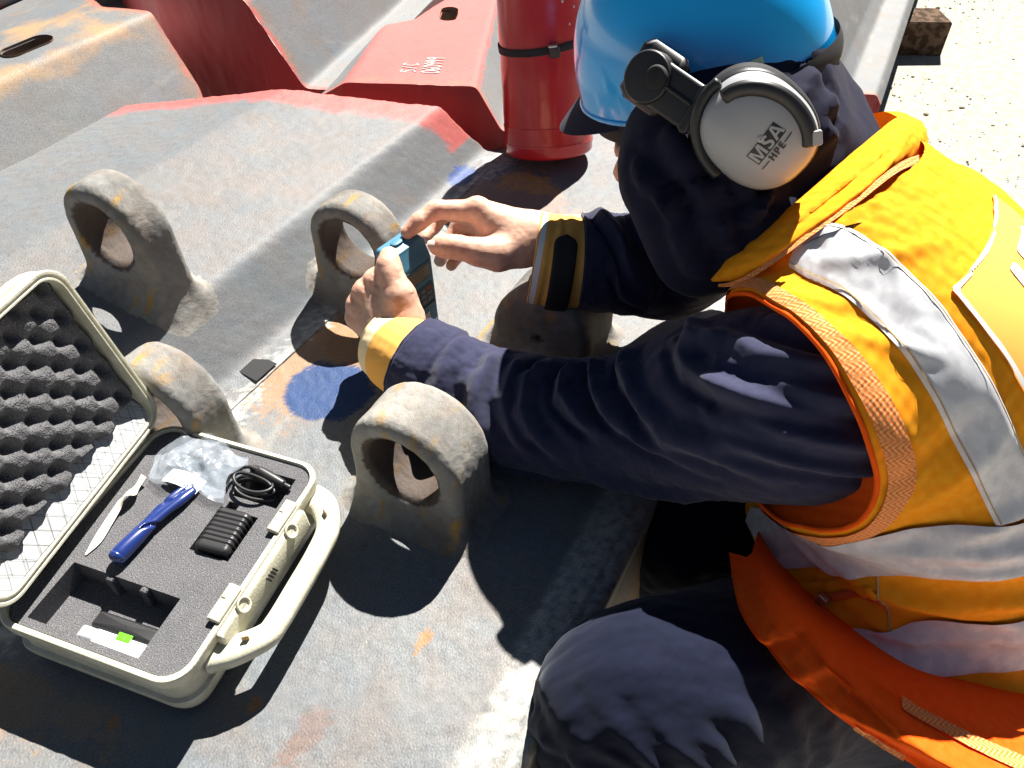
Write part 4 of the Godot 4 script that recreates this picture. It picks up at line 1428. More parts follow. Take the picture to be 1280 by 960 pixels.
func body(o: Node3D):
	var hip_l := Vector3(0.42, 0.52, -0.40)
	var hip_r := Vector3(0.47, 0.50, -0.58)
	var f := Field.new(Vector3(-0.16, 0.0, -0.95), Vector3(0.62, 1.06, -0.12), 0.013)
	f.chain([Vector3(0.45, 0.50, -0.46), Vector3(0.415, 0.67, -0.48), Vector3(0.36, 0.80, -0.52), Vector3(0.31, 0.88, -0.56)], [0.12, 0.105, 0.115, 0.09], 0.03)
	f.chain([Vector3(0.31, 0.88, -0.56), Vector3(0.25, 0.95, -0.63), Vector3(0.20, 0.975, -0.67)], [0.05, 0.042, 0.05], 0.03)
	f.chain([Vector3(0.31, 0.86, -0.55), Vector3(0.2836, 0.8302, -0.4607), Vector3(0.2031, 0.8087, -0.4745), Vector3(0.1016, 0.7407, -0.5196), Vector3(-0.0331, 0.7279, -0.5704), Vector3(-0.1211, 0.7357, -0.6306)], [0.08, 0.05, 0.048, 0.044, 0.036, 0.026], 0.02)
	f.chain([Vector3(0.31, 0.86, -0.57), Vector3(0.325, 0.835, -0.72), Vector3(0.268, 0.785, -0.80), Vector3(0.1265, 0.7816, -0.7303), Vector3(0.0451, 0.7968, -0.7427)], [0.075, 0.044, 0.042, 0.036, 0.026], 0.02)
	f.chain([hip_l, Vector3(0.27, 0.600, -0.350), Vector3(0.105, 0.660, -0.285), Vector3(0.13, 0.36, -0.26), Vector3(0.17, 0.09, -0.28)], [0.075, 0.060, 0.045, 0.042, 0.032], 0.03)
	f.chain([hip_r, Vector3(0.32, 0.56, -0.55), Vector3(0.195, 0.60, -0.51), Vector3(0.22, 0.32, -0.56), Vector3(0.27, 0.09, -0.60)], [0.085, 0.072, 0.05, 0.045, 0.032], 0.03)
	var skin := f.mesh()
	skin.c = tinted(skin.v, [])
	skin = join(skin, left_hand())
	skin = join(skin, right_hand())
	skin = join(skin, head())
	var b := put(solid(skin), "body", M.skin, o)
	# nails that show
	nail(b, Vector3(-0.0851, 0.8149, -0.7084), Vector3(-0.0591, 0.8116, -0.7122), Vector3(-0.1, 0.75, 0.66), 0.0062, 0.0055)
	nail(b, Vector3(-0.131, 0.8179, -0.6887), Vector3(-0.1292, 0.8095, -0.6761), Vector3(-0.45, 0.6, 0.66), 0.0055, 0.0052)

func nail(b: Node, at: Vector3, back: Vector3, out: Vector3, len_: float, wid: float):
	var y := (at - back).normalized()
	var z := (out - y * out.dot(y)).normalized()
	var x := y.cross(z)
	put(solid(grid(9, 9, func(i: int, j: int) -> Vector3:
		var u := i / 8.0 * 2 - 1
		var w := j / 8.0 * 2 - 1
		var k := sqrt(maxf(1.0 - 0.35 * w * w, 0.0))
		return at + x * (u * wid * k) + y * (w * len_ * sqrt(1.0 - 0.25 * u * u)) - z * (wid * 0.45 * u * u + len_ * 0.12 * w * w), null, false, true)), "nail", M.nail, b)

# Redder skin over knuckles and finger ends.
func tinted(v: PackedVector3Array, spots: Array) -> PackedColorArray:
	var c := PackedColorArray()
	c.resize(v.size())
	for k in v.size():
		var f := 0.0
		for q in spots: f += exp(-(v[k] - (q[0] as Vector3)).length_squared() / (float(q[1]) * float(q[1])))
		if not spots.is_empty(): f = clampf(f * 0.8 + 0.35 * rough_noise.get_noise_3dv(v[k] * 3.0), 0.0, 1.0)
		c[k] = Color(1.0, 1.0 - 0.22 * f, 1.0 - 0.26 * f)
	return c

func left_hand() -> Dictionary:
	var w: Vector3 = Vector3(-0.1234, 0.7395, -0.6316)
	var f := Field.new(w - Vector3(0.09, 0.07, 0.12), w + Vector3(0.09, 0.15, 0.07), 0.0027)
	var fore: Vector3 = Vector3(-0.0921, 0.7397, -0.5964)
	var mi: Vector3 = Vector3(-0.1436, 0.7858, -0.6807)
	var mm: Vector3 = Vector3(-0.1564, 0.7748, -0.6753)
	var mr: Vector3 = Vector3(-0.1645, 0.7611, -0.6702)
	var ml: Vector3 = Vector3(-0.1674, 0.7473, -0.6649)
	f.bone(fore, w, 0.031, 0.0265, 0.01)
	f.bone(w, mi, 0.0225, 0.0150, 0.014)
	f.bone(w, mm, 0.0225, 0.0148, 0.014)
	f.bone(w, mr, 0.0215, 0.0140, 0.014)
	f.bone(w, ml, 0.0205, 0.0130, 0.014)
	f.bone(Vector3(-0.1162, 0.7621, -0.6514), Vector3(-0.1411, 0.7698, -0.6732), 0.020, 0.016, 0.016)
	# knuckle bumps
	for k in [mi, mm, mr, ml]: f.lump(k + Vector3(-0.003, 0.004, 0.004), Basis.from_scale(Vector3.ONE * 0.0118), 0.006)
	# thumb
	f.chain([Vector3(-0.1158, 0.7622, -0.6472), Vector3(-0.12, 0.7836, -0.6587), Vector3(-0.1282, 0.7999, -0.6722), Vector3(-0.131, 0.8071, -0.6822), Vector3(-0.1316, 0.8119, -0.6927)], [0.0205, 0.0168, 0.0117, 0.0112, 0.0092], 0.009)
	# fingers fold round the back of the gauge
	f.chain([mi, Vector3(-0.1472, 0.7645, -0.7202), Vector3(-0.1296, 0.7528, -0.7326), Vector3(-0.1111, 0.7509, -0.7306)], [0.0118, 0.0100, 0.0090, 0.0078], 0.005)
	f.chain([mm, Vector3(-0.1612, 0.7486, -0.7142), Vector3(-0.142, 0.7348, -0.7258), Vector3(-0.1196, 0.7328, -0.7238)], [0.0118, 0.0102, 0.0090, 0.0078], 0.005)
	f.chain([mr, Vector3(-0.1692, 0.7338, -0.705), Vector3(-0.1498, 0.7203, -0.7142), Vector3(-0.1273, 0.7183, -0.7122)], [0.0112, 0.0096, 0.0086, 0.0074], 0.005)
	f.chain([ml, Vector3(-0.1694, 0.7246, -0.6903), Vector3(-0.1544, 0.7116, -0.697), Vector3(-0.1358, 0.7096, -0.6951)], [0.0100, 0.0086, 0.0078, 0.0068], 0.005)
	var d := f.mesh()
	# tendons on the back of the hand
	var lines := [[w, mi], [w, mm], [w, mr], [w, ml]]
	d.c = tinted(d.v, [[mi, 0.014], [mm, 0.014], [mr, 0.013], [ml, 0.013], [Vector3(-0.1316, 0.8119, -0.6927), 0.012], [Vector3(-0.1282, 0.7999, -0.6722), 0.010]])
	return displaced(d, func(p: Vector3, n: Vector3) -> float:
		var s := 0.0
		for l in lines:
			var ab: Vector3 = l[1] - l[0]
			var h := clampf((p - l[0]).dot(ab) / ab.length_squared(), 0.0, 1.0)
			var x: Vector3 = p - l[0] - ab * h
			x -= n * x.dot(n)
			s += 0.0016 * exp(-x.length_squared() / 1.0e-5) * smoothstep(0.25, 0.6, h)
		return s + 0.0004 * fine_noise.get_noise_3dv(p * 2.5))

func right_hand() -> Dictionary:
	var w: Vector3 = Vector3(0.0252, 0.7993, -0.7423)
	var f := Field.new(w - Vector3(0.19, 0.09, 0.13), w + Vector3(0.07, 0.10, 0.09), 0.0027)
	var mi: Vector3 = Vector3(-0.0383, 0.8253, -0.757)
	var mm: Vector3 = Vector3(-0.0383, 0.8104, -0.7704)
	var mr: Vector3 = Vector3(-0.0335, 0.7938, -0.7792)
	var ml: Vector3 = Vector3(-0.0254, 0.779, -0.7814)
	f.bone(Vector3(0.0766, 0.7949, -0.7407), w, 0.031, 0.0265, 0.01)
	f.bone(w, mi, 0.0240, 0.0150, 0.014)
	f.bone(w, mm, 0.0230, 0.0145, 0.014)
	f.bone(w, mr, 0.0220, 0.0138, 0.014)
	f.bone(w, ml, 0.0210, 0.0128, 0.014)
	f.bone(Vector3(0.0045, 0.7977, -0.7322), Vector3(-0.0198, 0.8062, -0.7478), 0.021, 0.017, 0.016)
	for k in [mi, mm, mr]: f.lump(k + Vector3(0, 0.006, 0.0), Basis.from_scale(Vector3.ONE * 0.011), 0.006)
	# thumb, its nail to the camera
	f.chain([Vector3(0.0071, 0.7962, -0.7251), Vector3(-0.0159, 0.7972, -0.7147), Vector3(-0.0376, 0.8026, -0.7116), Vector3(-0.0594, 0.8075, -0.7137), Vector3(-0.0733, 0.8081, -0.7143), Vector3(-0.0823, 0.8069, -0.716)], [0.0200, 0.0175, 0.0140, 0.0116, 0.0108, 0.0092], 0.009)
	# index, bent over the top end of the gauge
	f.chain([mi, Vector3(-0.0841, 0.8299, -0.7531), Vector3(-0.1022, 0.8227, -0.7403), Vector3(-0.1154, 0.814, -0.7315)], [0.0130, 0.0104, 0.0094, 0.0076], 0.005)
	f.chain([mm, Vector3(-0.0778, 0.8065, -0.7863), Vector3(-0.0919, 0.7936, -0.7762), Vector3(-0.1007, 0.7907, -0.7563)], [0.0128, 0.0104, 0.0094, 0.0078], 0.005)
	f.chain([mr, Vector3(-0.0624, 0.7775, -0.8039), Vector3(-0.0768, 0.7612, -0.7876), Vector3(-0.085, 0.7552, -0.7604)], [0.0122, 0.0100, 0.0090, 0.0074], 0.005)
	f.chain([ml, Vector3(-0.0465, 0.7609, -0.8014), Vector3(-0.0621, 0.7471, -0.7877), Vector3(-0.0729, 0.7422, -0.7686)], [0.0108, 0.0088, 0.0080, 0.0068], 0.005)
	var d := f.mesh()
	d.c = tinted(d.v, [[Vector3(-0.0841, 0.8299, -0.7531), 0.012], [Vector3(-0.1022, 0.8227, -0.7403), 0.012], [Vector3(-0.1154, 0.814, -0.7315), 0.012], [Vector3(-0.0594, 0.8075, -0.7137), 0.013], [Vector3(-0.0823, 0.8069, -0.716), 0.010], [mi, 0.013]])
	var creases := [Vector3(-0.0841, 0.8299, -0.7531), Vector3(-0.1022, 0.8227, -0.7403), Vector3(-0.0594, 0.8075, -0.7137)]
	return displaced(d, func(p: Vector3, _n: Vector3) -> float:
		var s := 0.0
		for c in creases:
			var l: float = (p - c).length()
			if l < 0.016: s -= 0.0005 * maxf(sin(p.x * 2200.0), 0.0) * smoothstep(0.016, 0.006, l)
		return s + 0.0004 * fine_noise.get_noise_3dv(p * 2.5))

# The head's own axes: front, left and up, tipped down towards the gauge.
func head_axes() -> Basis:
	var p := deg_to_rad(21.0)
	var q := deg_to_rad(20.0)
	var front := Vector3(-cos(p) * cos(q), -sin(p), -cos(p) * sin(q))
	var left := Vector3(-sin(q), 0, cos(q))
	return Basis(front, left, left.cross(front) * -1.0 if left.cross(front).y < 0.0 else left.cross(front))

const HELMET_AT := Vector3(0.1768, 0.9992, -0.7287)

func head() -> Dictionary:
	var b := head_axes()
	var c := HELMET_AT - b.z * 0.045
	var f := Field.new(c - Vector3.ONE * 0.15, c + Vector3.ONE * 0.14, 0.005)
	f.lump(c + b.z * 0.01 - b.x * 0.012, Basis(b.x * 0.090, b.y * 0.070, b.z * 0.090), 0.02)
	f.lump(c + b.x * 0.028 - b.z * 0.055, Basis(b.x * 0.058, b.y * 0.056, b.z * 0.062), 0.025)
	f.bone(c + b.x * 0.062 - b.z * 0.085, c + b.x * 0.055 - b.z * 0.098, 0.026, 0.024, 0.02)
	f.bone(c + b.x * 0.080 - b.z * 0.015, c + b.x * 0.100 - b.z * 0.046, 0.010, 0.013, 0.012)
	f.bone(c + b.x * 0.084 + b.y * 0.014 - b.z * 0.072, c + b.x * 0.084 - b.y * 0.014 - b.z * 0.072, 0.008, 0.008, 0.008)
	f.bone(c + b.x * 0.084 + b.y * 0.012 - b.z * 0.082, c + b.x * 0.084 - b.y * 0.012 - b.z * 0.082, 0.008, 0.008, 0.006)
	for s in [-1.0, 1.0]:
		f.lump(c + b.y * 0.072 * s - b.x * 0.008 - b.z * 0.03, Basis(b.x * 0.018, b.y * 0.010, b.z * 0.030), 0.008)
		f.bone(c + b.x * 0.080 + b.y * 0.045 * s - b.z * 0.002, c + b.x * 0.086 + b.y * 0.014 * s - b.z * 0.002, 0.008, 0.008, 0.012)
		f.bone(c - b.z * 0.08 - b.x * 0.02, c - b.z * 0.135 - b.x * 0.05, 0.055, 0.055, 0.03)
	var d := f.mesh()
	d.c = tinted(d.v, [])
	return d

# ---- clothes

func folds_of(list: Array, s: float, a: float, len1: float, r: float) -> float:
	var sum := 0.0
	for q in list:
		var pts: Array = q[0]
		var w: float = q[1]
		var best := 1e9
		var side := 0.0
		var lim := w * 3.2
		if (s - q[3]) * len1 < -lim or (s - q[4]) * len1 > lim: continue
		for k in pts.size() - 1:
			var p := Vector2((s - pts[k].x) * len1, deg_to_rad(a - pts[k].y) * r)
			var e := Vector2((pts[k + 1].x - pts[k].x) * len1, deg_to_rad(pts[k + 1].y - pts[k].y) * r)
			var h := clampf(p.dot(e) / e.length_squared(), 0.0, 1.0)
			var x := p - e * h
			var l := x.length()
			if l < best:
				best = l
				side = signf(e.cross(x))
				# fade towards both ends
				var f := (k + h) / (pts.size() - 1)
				side *= 1.0
				lim = f
		if best < w * 3.2:
			var fade := smoothstep(0.0, 0.18, lim) * smoothstep(1.0, 0.8, lim) * 0.8 + 0.2
			var ww := w * (0.72 if side > 0.0 else 1.25)
			sum += 0.95 * float(q[2]) * fade * exp(-pow(best / ww, 2.0))
			sum -= float(q[2]) * 0.55 * fade * exp(-pow((best - w * 1.7) / (w * 0.6), 2.0)) * (1.0 if side > 0.0 else 0.3)
	return sum

func with_range(list: Array) -> Array:
	for q in list:
		var lo := 1e9
		var hi := -1e9
		for p in q[0]:
			lo = minf(lo, p.x)
			hi = maxf(hi, p.x)
		q.append(lo)
		q.append(hi)
	return list

func jacket(o: Node3D):
	# sleeve nearest the camera
	var k := [Vector3(-0.106, 0.7375, -0.6084), Vector3(-0.0329, 0.7274, -0.5629), Vector3(0.0401, 0.7287, -0.5359), Vector3(0.101, 0.7444, -0.5162), Vector3(0.1535, 0.7818, -0.49), Vector3(0.1973, 0.8233, -0.4608), Vector3(0.2397, 0.8474, -0.4397), Vector3(0.275, 0.8447, -0.4468), Vector3(0.3292, 0.8171, -0.483)]
	var r := [0.047, 0.056, 0.060, 0.064, 0.074, 0.081, 0.081, 0.073, 0.055]
	var f := with_range([
		[[Vector2(0.62, -30), Vector2(0.62, 0), Vector2(0.72, 40), Vector2(0.72, 80), Vector2(0.66, 120)], 0.008, 0.005],
		[[Vector2(0.96, 10), Vector2(1.08, 40), Vector2(1.2, 68), Vector2(1.4, 104)], 0.010, 0.009],
		[[Vector2(1.10, -20), Vector2(1.2, 24), Vector2(1.24, 52), Vector2(1.4, 84)], 0.010, 0.009],
		[[Vector2(1.5, -16), Vector2(1.52, 10), Vector2(1.52, 36), Vector2(1.72, 60), Vector2(1.92, 78)], 0.011, 0.011],
		[[Vector2(1.98, -20), Vector2(1.74, 14), Vector2(1.8, 40), Vector2(1.98, 56), Vector2(2.4, 82)], 0.009, 0.012],
		[[Vector2(2.6, -14), Vector2(2.3, 6), Vector2(2.34, 24), Vector2(2.64, 38), Vector2(3.3, 58)], 0.009, 0.013],
		[[Vector2(2.9, -14), Vector2(2.98, 4), Vector2(3.36, 32), Vector2(3.72, 52), Vector2(4.32, 72), Vector2(5.0, 90)], 0.010, 0.014],
		[[Vector2(3.7, -10), Vector2(3.8, 18), Vector2(4.24, 46), Vector2(4.68, 68), Vector2(5.7, 90)], 0.010, 0.013],
		[[Vector2(4.66, 0), Vector2(4.96, 30), Vector2(5.36, 44), Vector2(5.9, 52)], 0.009, 0.011],
		[[Vector2(4.7, -14), Vector2(4.9, 8), Vector2(5.3, 26), Vector2(5.9, 34)], 0.008, 0.010],
		[[Vector2(5.1, 38), Vector2(5.7, 45), Vector2(6.4, 49)], 0.008, 0.009],
		[[Vector2(5.2, 54), Vector2(6.12, 63), Vector2(6.9, 69)], 0.009, 0.010],
		[[Vector2(5.1, 66), Vector2(6.2, 79), Vector2(6.9, 82)], 0.009, 0.009],
		[[Vector2(5.7, 32), Vector2(6.4, 43), Vector2(7.0, 46)], 0.008, 0.009],
		[[Vector2(5.0, 8), Vector2(5.68, 22), Vector2(6.7, 30)], 0.008, 0.010],
		[[Vector2(5.6, -4), Vector2(6.2, 8), Vector2(7.0, 14)], 0.008, 0.009],
		[[Vector2(0.9, 120), Vector2(1.6, 140), Vector2(2.4, 150)], 0.009, 0.008],
		[[Vector2(2.6, 100), Vector2(3.6, 120), Vector2(4.6, 130)], 0.010, 0.008]])
	var swell := func(s: float, a: float, rr: float) -> float:
		var a2 := a if a < 200.0 else a - 360.0
		var x := folds_of(f, s, a2, 0.083, rr)
		x += 0.0022 * rough_noise.get_noise_3d(s * 0.35, a2 * 0.006, 2.0)
		if s < 0.55: x += 0.003 * smoothstep(0.55, 0.5, s) - 0.0012 * exp(-pow((s - 0.07) / 0.02, 2.0))
		if s < 0.03: x -= 0.004
		return x
	var sl := put(solid(tube(k, r, 420, 200, Vector3.UP, swell, false, true, null, 0.0, 7.9)), "sleeve", M.navy, o)
	put(solid(tube(k, [0.0455, 0.050, 0.05, 0.05, 0.05, 0.05, 0.05, 0.05, 0.05], 12, 48, Vector3.UP, null, false, true, null, 0.0, 0.5)), "sleeve_hem", M.hood, sl)
	var cu := [Vector3(-0.1327, 0.7328, -0.639), Vector3(-0.1234, 0.7346, -0.6267), Vector3(-0.1127, 0.7359, -0.6152), Vector3(-0.0922, 0.739, -0.5971)]
	var cm := put(solid(tube(cu, [0.0395, 0.0418, 0.0430, 0.0435], 30, 60, Vector3.UP, func(s: float, a: float, _r: float) -> float: return 0.0014 * sin(deg_to_rad(a) * 3.0 + 1.0) * (1.0 - s / 3.0) + (0.001 if s < 0.12 else 0.0))), "cuff", M.cuff_sunlit, o)
	put(solid(tube(cu, [0.0375, 0.0398, 0.041, 0.0415], 10, 48, Vector3.UP, null, false, true, null, 0.0, 1.2)), "cuff_lining", M.cuff_edge, cm)
	put(solid(tube(cu, [0.0400, 0.0424, 0.0437, 0.0442], 12, 60, Vector3.UP, func(s: float, a: float, _r: float) -> float: return 0.0014 * sin(deg_to_rad(a) * 3.0 + 1.0) * (1.0 - s / 3.0), false, true, null, 1.15, 3.0)), "cuff_trim", M.cuff, cm)
	# the far sleeve
	var k2 := [Vector3(0.0738, 0.7808, -0.7238), Vector3(0.1082, 0.7783, -0.7242), Vector3(0.1446, 0.7752, -0.7239), Vector3(0.1929, 0.7662, -0.7361), Vector3(0.265, 0.785, -0.80), Vector3(0.32, 0.82, -0.775), Vector3(0.34, 0.85, -0.71)]
	var f2 := with_range([
		[[Vector2(0.5, -40), Vector2(0.7, 0), Vector2(1.3, 40), Vector2(1.8, 80)], 0.008, 0.007],
		[[Vector2(1.6, -20), Vector2(1.9, 20), Vector2(2.5, 60), Vector2(2.9, 100)], 0.008, 0.010],
		[[Vector2(2.3, -20), Vector2(2.6, 30), Vector2(3.2, 70)], 0.008, 0.010],
		[[Vector2(1.0, 60), Vector2(1.5, 90), Vector2(2.2, 110)], 0.007, 0.007]])
	var sl2 := put(solid(tube(k2, [0.0545, 0.056, 0.057, 0.058, 0.060, 0.062, 0.062], 180, 120, Vector3.UP, func(s: float, a: float, rr: float) -> float:
		var a2 := a if a < 200.0 else a - 360.0
		var x := folds_of(f2, s, a2, 0.042, rr) + 0.002 * rough_noise.get_noise_3d(s * 0.3, a2 * 0.006, 7.0)
		if s > 1.95 and s < 2.1: x -= 0.0015
		if s < 0.06: x -= 0.003
		return x)), "sleeve", M.navy, o)
	put(solid(tube(k2, [0.051, 0.052, 0.05, 0.05, 0.05, 0.05, 0.05], 12, 48, Vector3.UP, null, false, true, null, 0.0, 0.8)), "sleeve_hem", M.hood, sl2)
	var cu2 := [Vector3(0.0252, 0.784, -0.727), Vector3(0.036, 0.7827, -0.7257), Vector3(0.054, 0.7802, -0.7246), Vector3(0.0793, 0.7783, -0.7242)]
	var c2 := put(solid(tube(cu2, [0.0505, 0.0510, 0.0515, 0.0515], 40, 72, Vector3.UP, func(s: float, _a: float, _r: float) -> float: return 0.0008 * sin(s * 9.0))), "cuff", M.cuff, o)
	put(solid(tube(cu2, [0.0486, 0.0492, 0.049, 0.049], 10, 48, Vector3.UP, null, false, true, null, 0.0, 1.6)), "cuff_lining", M.cuff_edge, c2)
	put(solid(tube(cu2, [0.0505, 0.0521, 0.0523, 0.0523], 8, 72, Vector3.UP, null, false, true, null, 0.0, 0.75)), "cuff_binding", M.cuff_edge, c2)
	# its black strap with a rounded end
	var centre: Vector3 = Vector3(0.054, 0.7802, -0.7246)
	var tt: Vector3 = (Vector3(0.0793, 0.7783, -0.7242) - Vector3(0.0252, 0.784, -0.727)).normalized()
	var xx := (Vector3.UP - tt * tt.y).normalized()
	var yy := tt.cross(xx)
	var tab := func(widen: float, off: float, a0: float) -> Dictionary:
		return grid(15, 40, func(i: int, j: int) -> Vector3:
			var a := lerpf(a0, 176.0, j / 39.0)
			var w := 0.0125 + widen
			var arc := deg_to_rad(a - a0) * 0.054
			if arc < w: w = sqrt(maxf(w * w - pow(w - arc, 2.0), 0.0))
			var u := i / 14.0 * 2.0 - 1.0
			var b := deg_to_rad(a)
			var lift := off - 0.0016 * pow(absf(u), 6.0)
			return centre + tt * (u * w) + (xx * cos(b) + yy * sin(b)) * (0.0522 + lift), null, false, true)
	var st := put(solid(tab.call(0.0, 0.0035, 22.0)), "wrist_strap", M.rubber, c2)
	# jacket under the vest
	put(solid(grid(73, 50, func(i: int, j: int) -> Vector3:
		var th := i * 5.0
		var h := j / 49.0 * 6.2 - 0.2
		return torso_raw(th, h) + torso_normal(th, h) * (-0.018 + 0.004 * rough_noise.get_noise_2d(th * 0.05, h)), null, true, false)), "jacket", M.navy, o)

func trousers(o: Node3D):
	var k := [Vector3(0.50, 0.46, -0.39), Vector3(0.40, 0.475, -0.395), Vector3(0.27, 0.578, -0.345), Vector3(0.155, 0.675, -0.280), Vector3(0.092, 0.682, -0.268), Vector3(0.085, 0.615, -0.262), Vector3(0.105, 0.50, -0.255), Vector3(0.13, 0.32, -0.26), Vector3(0.16, 0.10, -0.28)]
	var f := with_range([
		[[Vector2(4.18, 100), Vector2(4.14, 74), Vector2(4.10, 54), Vector2(4.02, 34), Vector2(3.9, 10)], 0.008, 0.0042],
		[[Vector2(3.95, 58), Vector2(3.88, 38), Vector2(3.72, 18), Vector2(3.6, -6)], 0.008, 0.0038],
		[[Vector2(3.70, 42), Vector2(3.56, 24), Vector2(3.40, 10), Vector2(3.25, -14)], 0.008, 0.0038],
		[[Vector2(4.7, 100), Vector2(4.36, 68), Vector2(4.18, 46), Vector2(4.2, 30)], 0.007, 0.0038],
		[[Vector2(3.32, 48), Vector2(3.16, 32), Vector2(3.02, 16), Vector2(2.9, -4)], 0.009, 0.0042],
		[[Vector2(3.06, 52), Vector2(2.92, 30), Vector2(2.78, 14), Vector2(2.7, -6)], 0.008, 0.0042],
		[[Vector2(3.50, 34), Vector2(3.36, 24), Vector2(3.22, 12)], 0.006, 0.0025],
		[[Vector2(2.7, 40), Vector2(2.55, 20), Vector2(2.4, -10)], 0.009, 0.0042],
		[[Vector2(5.1, -70), Vector2(5.0, -20), Vector2(5.1, 40)], 0.010, 0.0042]])
	put(solid(tube(k, [0.135, 0.112, 0.092, 0.080, 0.070, 0.066, 0.068, 0.070, 0.075], 340, 200, Vector3(0, 0.25, 1).normalized(), func(s: float, a: float, r: float) -> float:
		var a2 := a if a < 180.0 else a - 360.0
		return folds_of(f, s, a2, 0.11, r) + 0.003 * rough_noise.get_noise_3d(s * 0.3, a2 * 0.006, 4.0), true)), "trouser_leg", M.trouser, o)
	var k2 := [Vector3(0.50, 0.50, -0.58), Vector3(0.40, 0.53, -0.565), Vector3(0.29, 0.575, -0.535), Vector3(0.215, 0.605, -0.512), Vector3(0.195, 0.575, -0.505), Vector3(0.21, 0.45, -0.53), Vector3(0.24, 0.26, -0.565), Vector3(0.27, 0.10, -0.60)]
	put(solid(tube(k2, [0.11, 0.10, 0.09, 0.078, 0.070, 0.066, 0.066, 0.072], 120, 60, Vector3(0, 0.25, 1).normalized(), func(s: float, a: float, _r: float) -> float: return 0.004 * rough_noise.get_noise_3d(s * 0.6, a * 0.008, 6.0), true)), "trouser_leg", M.trouser, o)
	var f2 := Field.new(Vector3(0.24, 0.33, -0.75), Vector3(0.68, 0.72, -0.22), 0.012)
	f2.lump(Vector3(0.455, 0.50, -0.465), Basis.from_scale(Vector3(0.135, 0.115, 0.170)), 0.05)
	put(solid(f2.mesh()), "trouser_seat", M.trouser, o)
	for q in [[Vector3(0.165, 0.0, -0.275), 0.3], [Vector3(0.275, 0.0, -0.60), -0.15]]:
		var b := Field.new(q[0] - Vector3(0.24, 0.01, 0.13), q[0] + Vector3(0.12, 0.2, 0.13), 0.008)
		var front := Vector3(-cos(q[1]), 0, -sin(q[1]))
		b.bone(q[0] + Vector3(0, 0.055, 0) + front * -0.02, q[0] + Vector3(0, 0.14, 0), 0.052, 0.055, 0.03)
		b.bone(q[0] + Vector3(0, 0.046, 0) + front * -0.03, q[0] + Vector3(0, 0.042, 0) + front * 0.15, 0.044, 0.040, 0.03)
		put(solid(b.mesh()), "boot", M.rubber, o)

func ribbon(o: Node, called: String, m: Material, path: Callable, n: int, half: float, off: float, closed := false, thick := 0.0012) -> MeshInstance3D:
	# path(f) gives angle and station; the ribbon lies on the vest along it
	return put(solid(grid(7, n, func(i: int, j: int) -> Vector3:
		var f := float(j) / (n - 1)
		var p: Vector2 = path.call(f)
		var q: Vector2 = path.call(f + 0.004)
		var q0: Vector2 = path.call(f - 0.004)
		var c := vest_at(p.x, p.y, 0.0)
		var t := (vest_at(q.x, q.y) - vest_at(q0.x, q0.y)).normalized()
		var nn := torso_normal(p.x, p.y)
		var b := nn.cross(t).normalized()
		var u := i / 6.0 * 2.0 - 1.0
		return c + b * (u * half) + nn * (hang(p.x, p.y - edge_of(UPPER_EDGE, p.x)) + off - thick * pow(absf(u), 4.0) * 2.0), null, false, true)), called, m, o)

